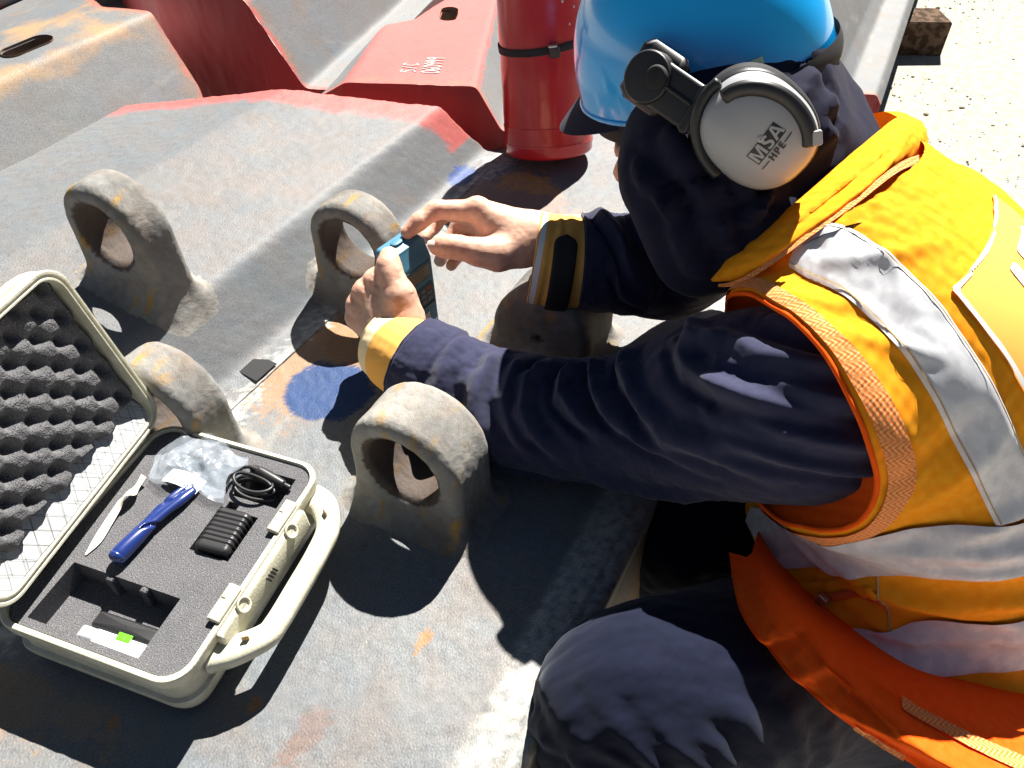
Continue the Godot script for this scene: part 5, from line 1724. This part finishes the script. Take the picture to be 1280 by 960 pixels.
func vest(o: Node3D):
	var na := 290
	var nh := 220
	var th0 := 16.0
	var th1 := 344.0
	var hole := PackedVector2Array()
	for p in loop_of(ARMHOLE): hole.append(plane_of(p))
	var far_hole := PackedVector2Array()
	for p in loop_of(ARMHOLE): far_hole.append(plane_of(Vector2(360.0 - p.x, p.y)))
	var place := func(i: int, j: int) -> Vector2: return Vector2(lerpf(th0, th1, i / float(na - 1)), lerpf(0.9, 6.0, j / float(nh - 1)))
	var d := grid(na, nh, func(i: int, j: int) -> Vector3:
		var p: Vector2 = place.call(i, j)
		var low := p.y - edge_of(UPPER_EDGE, p.x)
		var off := hang(p.x, low)
		var b := plane_of(p)
		if p.x < 110.0:
			var ed := loop_distance(b, hole)
			off += 0.024 * exp(-pow(maxf(ed, 0.0) / 0.026, 2.0))
		return vest_at(p.x, p.y, off), null, false, false)
	var fld := PackedFloat32Array()
	for j in nh:
		for i in na:
			var p: Vector2 = place.call(i, j)
			var b := plane_of(p)
			var x := (p.y - edge_of(UPPER_EDGE, p.x)) * 0.112
			if p.x < 110.0: x = minf(x, loop_distance(b, hole))
			elif p.x > 250.0: x = minf(x, loop_distance(b, far_hole))
			fld.append(x)
	d = cut(d, fld)
	var v := put(solid(d), "vest", M.vest, o)
	var lp := loop_of(ARMHOLE, 10)
	var lift := func(p: Vector2) -> float: return 0.024 * exp(-pow(maxf(loop_distance(plane_of(p), hole), 0.0) / 0.026, 2.0))
	# hem round the armhole and webbing a little way out from it
	var rim := []
	var web_path := []
	var mid := Vector2(58, 4.1)
	for k in lp.size():
		var p := lp[k]
		rim.append(vest_at(p.x, p.y, 0.024))
	rim.append(rim[0])
	rim.append(rim[1])
	put(solid(wire(rim, 0.0022, 7, 1)), "armhole_hem", M.vest_shaded, v)
	var half := 0.0065
	var n := lp.size()
	put(solid(grid(6, n + 1, func(i: int, j: int) -> Vector3:
		var p := lp[j % n]
		var q := lp[(j + 1) % n]
		var q0 := lp[(j + n - 1) % n]
		var t := (plane_of(q) - plane_of(q0)).normalized()
		var away := Vector2(t.y, -t.x)
		var g := 0.013 + half * (i / 5.0 * 2.0 - 1.0)
		if loop_distance(plane_of(p) + away * 0.01, hole) < 0.0: away = -away
		var w := plane_of(p) + away * g
		var s := Vector2(w.x / 0.0031, w.y / 0.112)
		return vest_at(s.x, s.y, float(lift.call(s)) + 0.0026), null, false, true)), "webbing", M.webbing, v)
	# the facing inside the armhole
	put(solid(grid(10, n + 1, func(i: int, j: int) -> Vector3:
		var p := lp[j % n]
		var f := i / 9.0
		var c := vest_at(p.x, p.y, 0.023)
		var s := mid.lerp(p, 1.0 - 0.20 * f)
		return c.lerp(vest_at(s.x, s.y, -0.014), smoothstep(0.0, 1.0, f)), null, false, false)), "armhole_facing", M.vest_shaded, v)
	# silver bands
	var l1 := [Vector2(68, 5.44), Vector2(77, 5.28), Vector2(89, 5.06), Vector2(96, 4.74), Vector2(100, 4.40), Vector2(101, 4.08), Vector2(101.5, 3.72), Vector2(102.5, 3.4), Vector2(104, 3.06)]
	var r1 := [Vector2(80, 5.98), Vector2(92, 5.88), Vector2(104, 5.58), Vector2(114, 5.06), Vector2(118, 4.64), Vector2(118, 4.3), Vector2(117.5, 3.95), Vector2(117, 3.6), Vector2(117, 3.06)]
	var band := func(called: String, a: Array, b: Array, nu: int, nv: int, off: float):
		return put(solid(grid(nu, nv, func(i: int, j: int) -> Vector3:
			var s := j / float(nv - 1) * (a.size() - 1)
			var p: Vector2 = (smooth_at(a, s) as Vector2).lerp(smooth_at(b, s), i / float(nu - 1))
			var low := p.y - edge_of(UPPER_EDGE, p.x)
			var x := off + hang(p.x, low)
			if p.x < 100.0: x += float(lift.call(p))
			if i == 0 or i == nu - 1: x -= 0.0015
			return vest_at(p.x, p.y, x), null, false, true)), called, M.silver, v)
	var stitch := func(a: Array, b: Array, nv: int, off: float):
		for e in [0.07, 0.93]:
			put(solid(grid(2, nv, func(i: int, j: int) -> Vector3:
				var s := j / float(nv - 1) * (a.size() - 1)
				var p: Vector2 = (smooth_at(a, s) as Vector2).lerp(smooth_at(b, s), e + i * 0.022)
				var low := p.y - edge_of(UPPER_EDGE, p.x)
				var x := off + hang(p.x, low)
				if p.x < 100.0: x += float(lift.call(p))
				return vest_at(p.x, p.y, x), null, false, true)), "stitching", M.thread, v)
	band.call("silver_band", l1, r1, 14, 110, 0.0030)
	stitch.call(l1, r1, 110, 0.0036)
	var l1b := []
	var r1b := []
	for p in l1: l1b.append(Vector2(360 - p.x, p.y))
	for p in r1: r1b.append(Vector2(360 - p.x, p.y))
	band.call("silver_band", r1b, l1b, 10, 60, 0.0022)
	band.call("silver_band", [Vector2(22, 2.66), Vector2(40, 2.84), Vector2(60, 3.00), Vector2(80, 3.12), Vector2(100, 3.08), Vector2(130, 2.9), Vector2(180, 2.8), Vector2(260, 2.85), Vector2(338, 2.7)],
		[Vector2(22, 2.52), Vector2(38, 2.40), Vector2(58, 2.58), Vector2(78, 2.70), Vector2(100, 2.68), Vector2(130, 2.58), Vector2(180, 2.45), Vector2(260, 2.5), Vector2(338, 2.55)], 16, 260, 0.0045)
	band.call("silver_band", [Vector2(58, 2.10), Vector2(74, 2.22), Vector2(92, 2.28), Vector2(120, 2.18), Vector2(180, 2.05), Vector2(260, 2.1), Vector2(310, 2.2)],
		[Vector2(62, 2.0), Vector2(74, 1.88), Vector2(92, 1.82), Vector2(120, 1.72), Vector2(180, 1.6), Vector2(260, 1.65), Vector2(310, 1.95)], 16, 200, 0.0045)
	# side seam and pocket zip
	ribbon(v, "side_seam", M.thread, func(f: float) -> Vector2: return Vector2(78.0 - 2.0 * sin(f * 3.0), lerpf(3.12, 1.86, f)), 60, 0.0009, 0.0022)
	ribbon(v, "zip_flap", M.vest, func(f: float) -> Vector2: return Vector2(lerpf(48, 76, f), lerpf(2.29, 2.58, f)), 40, 0.008, 0.0022)
	var zipper := ribbon(v, "zip", mat(Color(0.70, 0.13, 0.03), 0.6), func(f: float) -> Vector2: return Vector2(lerpf(56, 77, f), lerpf(2.32, 2.52, f)), 40, 0.0042, 0.0040)
	var zp := vest_at(56.5, 2.33, 0.0090 + hang(56.5, 0.36))
	var zn := torso_normal(56.5, 2.33)
	var zb := Basis(zn.cross(Vector3.UP).normalized() * -1.0, Vector3.UP, zn).orthonormalized()
	put(solid(moved(block(Vector3(0.009, 0.013, 0.006), 0.001), Transform3D(zb, zp + zb.y * 0.002))), "slider", M.steel_bright, zipper)
	put(solid(moved(wire([Vector3(-0.004, -0.003, 0.003), Vector3(-0.005, -0.016, 0.005), Vector3(0, -0.024, 0.005), Vector3(0.005, -0.016, 0.005), Vector3(0.004, -0.003, 0.003)], 0.0019, 7, 5), Transform3D(zb, zp))), "pull_tab", M.steel_bright, zipper)
	# print panel on the back
	back_panel(v)
	# lower part with the pocket, hanging inside the upper edge
	var under := grid(200, 80, func(i: int, j: int) -> Vector3:
		var th := lerpf(-20.0, 380.0, i / 199.0)
		var h := lerpf(-0.15, 2.75, j / 79.0)
		th = clampf(th, -20.0, 380.0)
		var front := exp(-pow(th / 42.0, 2.0)) + exp(-pow((th - 360.0) / 42.0, 2.0))
		var off := -0.006 + front * 0.030 * (1.0 - 0.12 * absf(h - 1.6)) + 0.004 * rough_noise.get_noise_2d(th * 0.06, h * 1.2 + 9.0)
		return vest_at(th, h, off), null, false, false)
	var uf := PackedFloat32Array()
	for j in 80:
		for i in 200:
			var th := lerpf(-20.0, 380.0, i / 199.0)
			var h := lerpf(-0.15, 2.75, j / 79.0)
			var left := -6.0 + 14.0 * absf(h - 1.9)
			var low := edge_of([[-20, 0.8], [10, 1.0], [50, 1.3], [90, 1.0], [130, 0.2], [380, 0.0]], th)
			uf.append(minf(minf((th - left) * 0.0031, (354.0 - 6.0 * absf(h - 1.6) - th) * 0.0031), (h - low) * 0.112))
	put(solid(cut(under, uf)), "vest_skirt", M.vest_shaded, v)
	# the near side of it, over the thigh
	var t_row := [Vector3(0.2408, 0.673, -0.4448), Vector3(0.2494, 0.6741, -0.4106), Vector3(0.2709, 0.6839, -0.3567), Vector3(0.2957, 0.689, -0.3237), Vector3(0.3338, 0.6842, -0.3005), Vector3(0.3872, 0.6749, -0.2869), Vector3(0.4522, 0.6653, -0.2817)]
	var m_row := [Vector3(0.2102, 0.7181, -0.3839), Vector3(0.205, 0.7479, -0.336), Vector3(0.2324, 0.7385, -0.3081), Vector3(0.2622, 0.727, -0.2825), Vector3(0.293, 0.7235, -0.255), Vector3(0.3444, 0.7128, -0.2372), Vector3(0.4142, 0.6876, -0.2261)]
	var o_row := [Vector3(0.1816, 0.7438, -0.3672), Vector3(0.1728, 0.7671, -0.2986), Vector3(0.1951, 0.761, -0.2599), Vector3(0.237, 0.7329, -0.2361), Vector3(0.2755, 0.7144, -0.2175), Vector3(0.3298, 0.6921, -0.1952), Vector3(0.4133, 0.659, -0.1834)]
	var flap := func(s: float, f: float, off: float) -> Vector3:
		var a: Vector3 = smooth_at(t_row, s)
		var m: Vector3 = smooth_at(m_row, s)
		var b: Vector3 = smooth_at(o_row, s)
		var out := Vector3(-0.25, 0.62, 0.74)
		var x := 0.012 * sin(PI * minf(f, 1.0)) + 0.004 * rough_noise.get_noise_2d(s * 0.16, f * 0.3)
		x += 0.010 * exp(-pow((f - 0.42 - 0.10 * (s - 2.6)) / 0.10, 2.0)) * smoothstep(0.6, 1.6, s)
		x += 0.012 * exp(-pow((f - 0.72 + 0.12 * (s - 4.0)) / 0.12, 2.0)) * smoothstep(2.4, 3.6, s)
		x -= 0.007 * exp(-pow((s - 2.2 + 0.5 * f) / 0.14, 2.0))
		x += 0.006 * exp(-pow((s - 2.7 + 0.5 * f) / 0.16, 2.0))
		return (a.lerp(m, f / 0.3) if f < 0.3 else m.lerp(b, (f - 0.3) / 0.7)) + out * (x * smoothstep(0.2, 0.5, f) + off)
	var flap_o := put(solid(grid(40, 130, func(i: int, j: int) -> Vector3: return flap.call(j / 129.0 * 6.0, i / 39.0, 0.0), null, false, true)), "vest_pocket_flap", M.vest_shaded, v)
	put(solid(grid(20, 110, func(i: int, j: int) -> Vector3: return flap.call(0.4 + j / 109.0 * 2.6, 0.50 + i / 19.0 * 0.44, 0.006 - 0.003 * i / 19.0), null, false, true)), "pocket", M.vest_shaded, flap_o)
	put(solid(grid(6, 40, func(i: int, j: int) -> Vector3: return flap.call(4.0 + j / 39.0 * 1.9, 0.28 + 0.10 * i / 5.0 + 0.12 * j / 39.0, 0.004), null, false, true)), "webbing", M.webbing, flap_o)
	put(solid(grid(6, 40, func(i: int, j: int) -> Vector3: return flap.call(3.3 + j / 39.0 * 0.9, 0.92 + 0.09 * i / 5.0, 0.003), null, false, true)), "webbing", M.webbing, flap_o)
	# collar
	var up := [Vector3(0.1653, 0.8919, -0.5577), Vector3(0.1762, 0.923, -0.5393), Vector3(0.1949, 0.9424, -0.5375), Vector3(0.2303, 0.9685, -0.5495), Vector3(0.2729, 0.987, -0.5821), Vector3(0.3254, 0.9987, -0.6292), Vector3(0.3571, 0.9774, -0.6786), Vector3(0.3643, 0.95, -0.743), Vector3(0.3202, 0.9108, -0.7746), Vector3(0.2528, 0.8661, -0.7299), Vector3(0.194, 0.8508, -0.6439)]
	var dn := [Vector3(0.1723, 0.8855, -0.5513), Vector3(0.1834, 0.9141, -0.5163), Vector3(0.2008, 0.9404, -0.5044), Vector3(0.2265, 0.9654, -0.5082), Vector3(0.2596, 0.9823, -0.5251), Vector3(0.2996, 0.9909, -0.5577), Vector3(0.3499, 0.9748, -0.6095), Vector3(0.3819, 0.9374, -0.7022), Vector3(0.3455, 0.8891, -0.7388), Vector3(0.2747, 0.845, -0.6946), Vector3(0.2072, 0.8402, -0.6191)]
	var col := grid(14, 130, func(i: int, j: int) -> Vector3:
		var s := j / 129.0 * 10.0
		var f := i / 13.0 * 1.35
		var a: Vector3 = smooth_at(up, s)
		var b: Vector3 = smooth_at(dn, s)
		var c: Vector3 = Vector3(0.262, 0.93, -0.63)
		var out: Vector3 = (a.lerp(b, 0.5) - c).normalized()
		var roll := 0.010 * sin(PI * minf(f, 1.0)) - 0.055 * maxf(f - 1.0, 0.0) + (0.006 * sin(f * 9.0) * exp(-pow((s - 3.6) / 1.2, 2.0)) if f > 0.5 else 0.0)
		if i == 0: a -= out * 0.006
		return a.lerp(b, f) + out * (roll + 0.002 * rough_noise.get_noise_2d(s * 0.4, f)), null, false, true)
	put(solid(col), "collar", M.vest, v)
	put(solid(grid(6, 110, func(i: int, j: int) -> Vector3:
		var s := j / 109.0 * 10.0
		var f := 0.93 + i / 5.0 * 0.16
		var a: Vector3 = smooth_at(up, s)
		var b: Vector3 = smooth_at(dn, s)
		var out: Vector3 = (a.lerp(b, 0.5) - Vector3(0.262, 0.93, -0.63)).normalized()
		return a.lerp(b, f) + out * 0.005, null, false, true)), "webbing", M.webbing, v)

func back_panel(v: Node):
	# pale printed panel with the letters of the firm's mark, as far as the photograph shows them
	var on := func(called: String, m: Material, pts: Array, off: float):
		var poly := PackedVector2Array()
		for p in pts: poly.append(p)
		var fill := grid(40, 40, func(i: int, j: int) -> Vector3:
			return Vector3(lerpf(122, 180, i / 39.0), lerpf(3.2, 4.9, j / 39.0), 0), null, false, false)
		var fl := PackedFloat32Array()
		var loop := PackedVector2Array()
		for p in poly: loop.append(plane_of(p))
		for q in fill.v: fl.append(-loop_distance(plane_of(Vector2(q.x, q.y)), loop))
		fill = cut(fill, fl)
		var fv: PackedVector3Array = fill.v
		var fn: PackedVector3Array = fill.n
		for k in fv.size():
			var th := fv[k].x
			var h := fv[k].y
			fn[k] = torso_normal(th, h)
			fv[k] = vest_at(th, h, off)
		fill.v = fv
		fill.n = fn
		put(solid(fill), called, m, v)
	var pale := mat(Color(0.93, 0.46, 0.10), 0.75, 0.2)
	on.call("print_panel", pale, [Vector2(124, 4.62), Vector2(178, 4.72), Vector2(178, 3.3), Vector2(124, 3.45)], 0.0018)
	on.call("print_outline", M.print, [Vector2(124, 4.62), Vector2(124, 3.45), Vector2(125.6, 3.45), Vector2(125.6, 4.58), Vector2(178, 4.68), Vector2(178, 4.72)], 0.0026)
	# J and S
	on.call("printed_letter", M.print, [Vector2(147, 4.42), Vector2(151, 4.42), Vector2(150, 3.98), Vector2(143, 3.88), Vector2(134, 3.92), Vector2(134, 4.04), Vector2(141, 4.02), Vector2(146, 4.08)], 0.0026)
	on.call("printed_letter", M.print, [Vector2(170, 4.44), Vector2(156, 4.44), Vector2(154, 4.2), Vector2(165, 4.12), Vector2(165, 4.02), Vector2(154, 4.0), Vector2(154, 3.92), Vector2(169, 3.94), Vector2(170, 4.16), Vector2(159, 4.24), Vector2(159, 4.34), Vector2(170, 4.36)], 0.0026)

func hood(o: Node3D):
	var b := head_axes()
	var c := HELMET_AT - b.z * 0.045
	var f := Field.new(Vector3(0.02, 0.84, -0.90), Vector3(0.42, 1.14, -0.46), 0.0062)
	f.lump(c + b.z * 0.0 - b.x * 0.012, Basis(b.x * 0.100, b.y * 0.080, b.z * 0.098), 0.03)
	f.lump(c + b.x * 0.012 - b.z * 0.060, Basis(b.x * 0.094, b.y * 0.078, b.z * 0.072), 0.03)
	f.bone(Vector3(0.2308, 1.005, -0.6751), Vector3(0.241, 0.9727, -0.6356), 0.047, 0.050, 0.04)
	f.bone(Vector3(0.1724, 0.9692, -0.6393), Vector3(0.1893, 0.9328, -0.5816), 0.072, 0.054, 0.04)
	f.bone(Vector3(0.1445, 0.9523, -0.6011), Vector3(0.1604, 0.8996, -0.5696), 0.050, 0.034, 0.04)
	f.bone(Vector3(0.2253, 0.9502, -0.6528), Vector3(0.2473, 0.9248, -0.6133), 0.062, 0.052, 0.03)
	f.bone(Vector3(0.2727, 0.9825, -0.7048), Vector3(0.2761, 0.9497, -0.6466), 0.030, 0.040, 0.03)
	f.bone(Vector3(0.3046, 0.9573, -0.708), Vector3(0.308, 0.9302, -0.6667), 0.035, 0.045, 0.03)
	var d := f.mesh()
	var folds := [[Vector3(0.2506, 1.04, -0.6248), Vector3(0.2095, 1.024, -0.5602), Vector3(0.191, 1.006, -0.5276)], [Vector3(0.2623, 1.024, -0.616), Vector3(0.2228, 1.014, -0.5428), Vector3(0.2, 0.9913, -0.5129)], [Vector3(0.2656, 1.013, -0.5836), Vector3(0.2228, 0.9992, -0.5279), Vector3(0.1882, 0.9709, -0.5066)], [Vector3(0.0842, 0.9848, -0.5771), Vector3(0.1211, 0.9651, -0.5432), Vector3(0.1536, 0.9156, -0.5361)], [Vector3(0.1275, 1.006, -0.5838), Vector3(0.142, 0.9848, -0.5347), Vector3(0.1631, 0.9484, -0.5124)], [Vector3(0.1578, 0.9902, -0.5259), Vector3(0.167, 0.9687, -0.5044), Vector3(0.1759, 0.9455, -0.4954)]]
	d = displaced(d, func(p: Vector3, n: Vector3) -> float:
		var s := 0.004 * rough_noise.get_noise_3dv(p * 1.6)
		for q in folds:
			for k in 2:
				var ab: Vector3 = q[k + 1] - q[k]
				var h := clampf((p - q[k]).dot(ab) / ab.length_squared(), 0.0, 1.0)
				var r: Vector3 = p - q[k] - ab * h
				var l: float = (r - n * r.dot(n)).length() if absf(r.dot(n)) < 0.11 else 1.0
				if l < 0.03: s += 0.008 * exp(-pow(l / 0.009, 2.0)) - 0.004 * exp(-pow((l - 0.017) / 0.006, 2.0))
		return s)
	put(solid(d), "hood", M.hood, o)
	# dark glasses under the brim
	var gl := put(solid(grid(30, 12, func(i: int, j: int) -> Vector3:
		var a := lerpf(-1.0, 1.0, i / 29.0)
		return c + b.x * (0.098 - 0.040 * a * a) + b.y * (0.074 * a) + b.z * (-0.028 - 0.034 * j / 11.0) + b.x * 0.006 * sin(PI * j / 11.0), null, false, true)), "glasses", M.lens, o)
	put(solid(wire([c + b.x * 0.06 + b.y * 0.076 - b.z * 0.032, c + b.x * 0.02 + b.y * 0.082 - b.z * 0.028, c - b.x * 0.03 + b.y * 0.080 - b.z * 0.03], 0.003)), "temple_arm", M.black, gl)

func helmet(o: Node3D):
	var b := head_axes()
	var shell_at := func(th: float, e: float) -> Vector3:
		# th round the head from the front, e from rim (0) to crown (1)
		var a := e * PI / 2.0
		var q := pow(maxf(cos(a), 0.0), 0.86)
		var z := pow(maxf(sin(a), 0.0), 0.92)
		var x := cos(th)
		var y := sin(th)
		var lenx := 0.1165 if x > 0.0 else 0.1165
		var dip := 0.010 * maxf(x, 0.0) - 0.012 * smoothstep(0.2, 1.0, absf(y)) * 0.0
		return HELMET_AT + b.x * (lenx * x * q) + b.y * (0.103 * y * q) + b.z * (0.130 * z - 0.004 * (1.0 - e) + 0.006 * maxf(x, 0.0) * (1.0 - e))
	var d := grid(97, 48, func(i: int, j: int) -> Vector3:
		return shell_at.call(TAU * (i % 96) / 96.0, j / 47.0 * 0.999), null, true, false)
	if (d.n[20 * 97] as Vector3).dot(b.x) < 0.0: d = turned(d)
	var h := put(solid(d), "helmet", M.helmet, o)
	# rolled rim and short peak
	var rim := []
	for k in 50: rim.append((shell_at.call(TAU * k / 48.0, 0.0) as Vector3) - b.z * 0.001)
	put(solid(wire(rim, 0.0026, 8, 2)), "rim", M.helmet, h)
	var peak := grid(40, 12, func(i: int, j: int) -> Vector3:
		var th := lerpf(-1.05, 1.05, i / 39.0)
		var f := j / 11.0
		var p: Vector3 = shell_at.call(th, 0.02)
		return p + b.x * (0.034 * f * cos(th * 1.45)) - b.z * (0.004 + 0.022 * f * cos(th * 1.3) + 0.004 * f * f), null, false, true)
	put(solid(peak), "peak", M.hood, h)
	put(solid(grid(10, 6, func(i: int, j: int) -> Vector3:
		var p: Vector3 = shell_at.call(lerpf(2.02, 2.22, i / 9.0), lerpf(0.05, 0.13, j / 5.0))
		return p + (p - HELMET_AT).normalized() * 0.0008, null, false, false)), "sticker", mat(Color(0.45, 0.66, 0.50), 0.4, 0.5), h)
	# zipped band along the back of the rim
	put(solid(grid(60, 6, func(i: int, j: int) -> Vector3:
		var th := lerpf(1.75, 4.5, i / 59.0)
		var p: Vector3 = shell_at.call(th, 0.0)
		var out := (p - HELMET_AT).normalized()
		return p + out * (0.004 + 0.002 * sin(PI * j / 5.0)) + b.z * (0.010 - 0.020 * j / 5.0), null, false, true)), "zip_band", M.rubber, h)
	# chin strap harness edge
	put(solid(grid(50, 5, func(i: int, j: int) -> Vector3:
		var th := lerpf(0.0, 1.9, i / 49.0)
		var p: Vector3 = shell_at.call(th, 0.0)
		var out := (p - HELMET_AT).normalized()
		return p - out * 0.006 - b.z * (0.002 + 0.024 * j / 4.0), null, false, true)), "headband", M.rubber, h)
	ear_muff(h, b)

func ear_muff(h: Node, b: Basis):
	var pivot: Vector3 = Vector3(0.1095, 1.039, -0.6153)
	var cup: Vector3 = Vector3(0.1876, 1.02, -0.5618)
	var cam_r := Vector3.RIGHT
	var cam_u := Vector3(0, 0.7071, -0.7071)
	var out := (b.y * 0.92 + Vector3(0.1, 0.35, 0.35)).normalized()
	# the cup: long axis down to the right
	var lx := cam_r * 0.73 - cam_u * 0.68
	lx = (lx - out * lx.dot(out)).normalized()
	var ly := out.cross(lx).normalized()
	var t := Transform3D(Basis(lx, ly, out), cup)
	var dome := func(rows: Array, na := 64) -> Dictionary:
		return grid(na + 1, rows.size(), func(i: int, j: int) -> Vector3:
			var a := TAU * (i % na) / na
			var r: float = rows[j][0]
			var e := 2.0 / 2.35
			var x := signf(cos(a)) * pow(absf(cos(a)), e) * 0.0462
			var y := signf(sin(a)) * pow(absf(sin(a)), e) * 0.0386
			return t * Vector3(x * r, y * r, rows[j][1]), null, true, false)
	var rows := [[1.0, -0.014], [1.0, -0.004], [0.995, 0.0]]
	for k in range(1, 16):
		var r := 1.0 - k / 15.0
		rows.append([maxf(r, 0.001), 0.0235 * pow(1.0 - pow(r, 2.6), 0.62)])
	var muff := put(solid(dome.call(rows)), "ear_muff", M.grey_shell, h)
	var dome_z := func(x: float, y: float) -> float:
		var r := pow(pow(absf(x) / 0.0462, 2.35) + pow(absf(y) / 0.0386, 2.35), 1.0 / 2.35)
		return 0.0235 * pow(maxf(1.0 - pow(minf(r, 1.0), 2.6), 0.0), 0.62)
	put(solid(dome.call([[0.90, -0.034], [1.02, -0.032], [1.08, -0.024], [1.06, -0.016], [1.0, -0.013], [0.5, -0.013]])), "ear_cushion", M.rubber, h)
	put(solid(dome.call([[1.0, -0.013], [1.045, -0.012], [1.05, -0.006], [1.03, -0.003], [1.0, -0.002]])), "cup_rim", M.black, h)
	# yoke: over the top of the dome and round its lower edge
	var yoke := []
	for k in 15:
		var a := lerpf(deg_to_rad(172), deg_to_rad(38), k / 14.0)
		var x := cos(a) * 0.0462 * 0.86
		var y := sin(a) * 0.0386 * 0.80
		yoke.append(t * Vector3(x, y, float(dome_z.call(x, y)) + 0.0018))
	put(solid(tube(yoke, yoke.map(func(_p: Vector3) -> float: return 0.0048), 70, 10, out, func(_s: float, a: float, r: float) -> float: return r * (0.35 * absf(sin(deg_to_rad(a))) - 0.25 * absf(cos(deg_to_rad(a)))), true)), "yoke", M.black, h)
	var low := []
	for k in 13:
		var a := lerpf(deg_to_rad(170), deg_to_rad(268), k / 12.0)
		low.append(t * Vector3(cos(a) * 0.0495, sin(a) * 0.0420, 0.002))
	put(solid(tube(low, low.map(func(_p: Vector3) -> float: return 0.0045), 60, 10, out, null, true)), "yoke", M.black, h)
	put(solid(moved(block(Vector3(0.011, 0.007, 0.005), 0.001), t * Transform3D(Basis(Vector3.BACK, -0.7), Vector3(0.0315, 0.0257, 0.0185)))), "yoke_clip", M.grey_shell, h)
	# arm from helmet to cup, with its round pivot
	var elbow: Vector3 = Vector3(0.1422, 1.029, -0.5806)
	var ax := (elbow - pivot).normalized()
	var az := (out - ax * out.dot(ax)).normalized()
	var ab := Basis(ax, az.cross(ax), az)
	var reach := (elbow - pivot).length()
	put(solid(moved(block(Vector3(reach + 0.016, 0.036, 0.010), 0.003), Transform3D(ab, pivot.lerp(elbow, 0.56) - az * 0.001))), "arm", M.black, h)
	put(solid(moved(block(Vector3(0.010, 0.040, 0.012), 0.003), Transform3D(ab, pivot.lerp(elbow, 1.0)))), "arm_hinge", M.black, h)
	put(solid(moved(block(Vector3(0.030, 0.0030, 0.0026), 0.0008), Transform3D(ab, pivot.lerp(elbow, 0.62) + az * 0.0052 + ab.y * 0.002))), "arm_ridge", M.black, h)
	var disc := func(r: float, z0: float, z1: float) -> Dictionary:
		return moved(ring_rows([[z0, r, r, r * 0.98], [z1 - 0.002, r, r, r * 0.98], [z1, r - 0.002, r - 0.002, (r - 0.002) * 0.98]], true, true, 9), Transform3D(ab * Basis(Vector3.RIGHT, PI / 2), pivot))
	var mount := put(solid(moved(block(Vector3(0.046, 0.050, 0.016), 0.006), Transform3D(ab, pivot - az * 0.012 - ax * 0.002))), "mount", M.black, h)
	put(solid(disc.call(0.0205, -0.008, 0.007)), "pivot", M.black, h)
	put(solid(moved(disc.call(0.0095, 0.004, 0.011), Transform3D(Basis(), ax * 0.009 + ab.y * 0.004))), "knob", M.rubber, h)
	# print on the cup: words on a dark plate and a smaller line below
	var tx := cam_r * 0.53 + cam_u * 0.85
	tx = (tx - out * tx.dot(out)).normalized()
	var ty := out.cross(tx)
	var spot: Vector3 = Vector3(0.1889, 1.022, -0.5423)
	var to_cup := t.affine_inverse()
	var wrap := func(d: Dictionary, off: float) -> Dictionary:
		# lay a flat shape (x along the words, y up) on the dome
		var v: PackedVector3Array = d.v
		for k in v.size():
			var p := to_cup * (spot + tx * v[k].x + ty * v[k].y)
			v[k] = t * Vector3(p.x, p.y, float(dome_z.call(p.x, p.y)) + off + v[k].z)
		d.v = v
		return crisp(d, 40.0)
	var plate := put(solid(wrap.call(grid(14, 7, func(i: int, j: int) -> Vector3: return Vector3(lerpf(-0.0150, 0.0150, i / 13.0), lerpf(-0.0060, 0.0060, j / 6.0), 0), null, false, true), 0.0003)), "print_plate", M.black, h)
	var word := func(s: String, size: float, x: float, y: float, m: Material, called: String, stretch := 1.0):
		var tm := TextMesh.new()
		var font := SystemFont.new()
		font.font_names = PackedStringArray(["Droid Sans"])
		font.font_weight = 700
		tm.font = font
		tm.text = s
		tm.font_size = 64
		tm.pixel_size = size / 64.0
		tm.depth = 0.0003
		tm.curve_step = 1.0
		var a := tm.get_mesh_arrays()
		var v: PackedVector3Array = a[Mesh.ARRAY_VERTEX]
		var ix: PackedInt32Array = a[Mesh.ARRAY_INDEX]
		for k in v.size(): v[k] = Vector3(v[k].x * stretch + x, v[k].y + y, v[k].z)
		put(solid(wrap.call({"v": v, "n": v, "c": PackedColorArray(), "i": ix}, 0.0006)), called, m, h)
	word.call("MSA", 0.0141, 0.0, 0.0, M.grey_shell, "printed_word", 1.05)
	word.call("HPE", 0.0077, 0.0, -0.0102, M.black, "printed_word", 1.05)
	for s in [-1.0, 1.0]:
		put(solid(wrap.call(grid(6, 2, func(i: int, j: int) -> Vector3: return Vector3(s * 0.0122 + lerpf(-0.004, 0.004, i / 5.0), -0.0102 + 0.0004 * (j * 2 - 1), 0), null, false, true), 0.0005)), "printed_bar", M.black, h)
	put(solid(moved(ring_rows([[0.0, 0.0052, 0.0052, 0.005], [0.0006, 0.0048, 0.0048, 0.0046], [0.0006, 0.0030, 0.0030, 0.0028], [0.0016, 0.0022, 0.0022, 0.002]], true, true, 5), t * Transform3D(Basis(Vector3.RIGHT, PI / 2), Vector3(0, 0, 0.0228)))), "rivet", M.grey_shell, h)
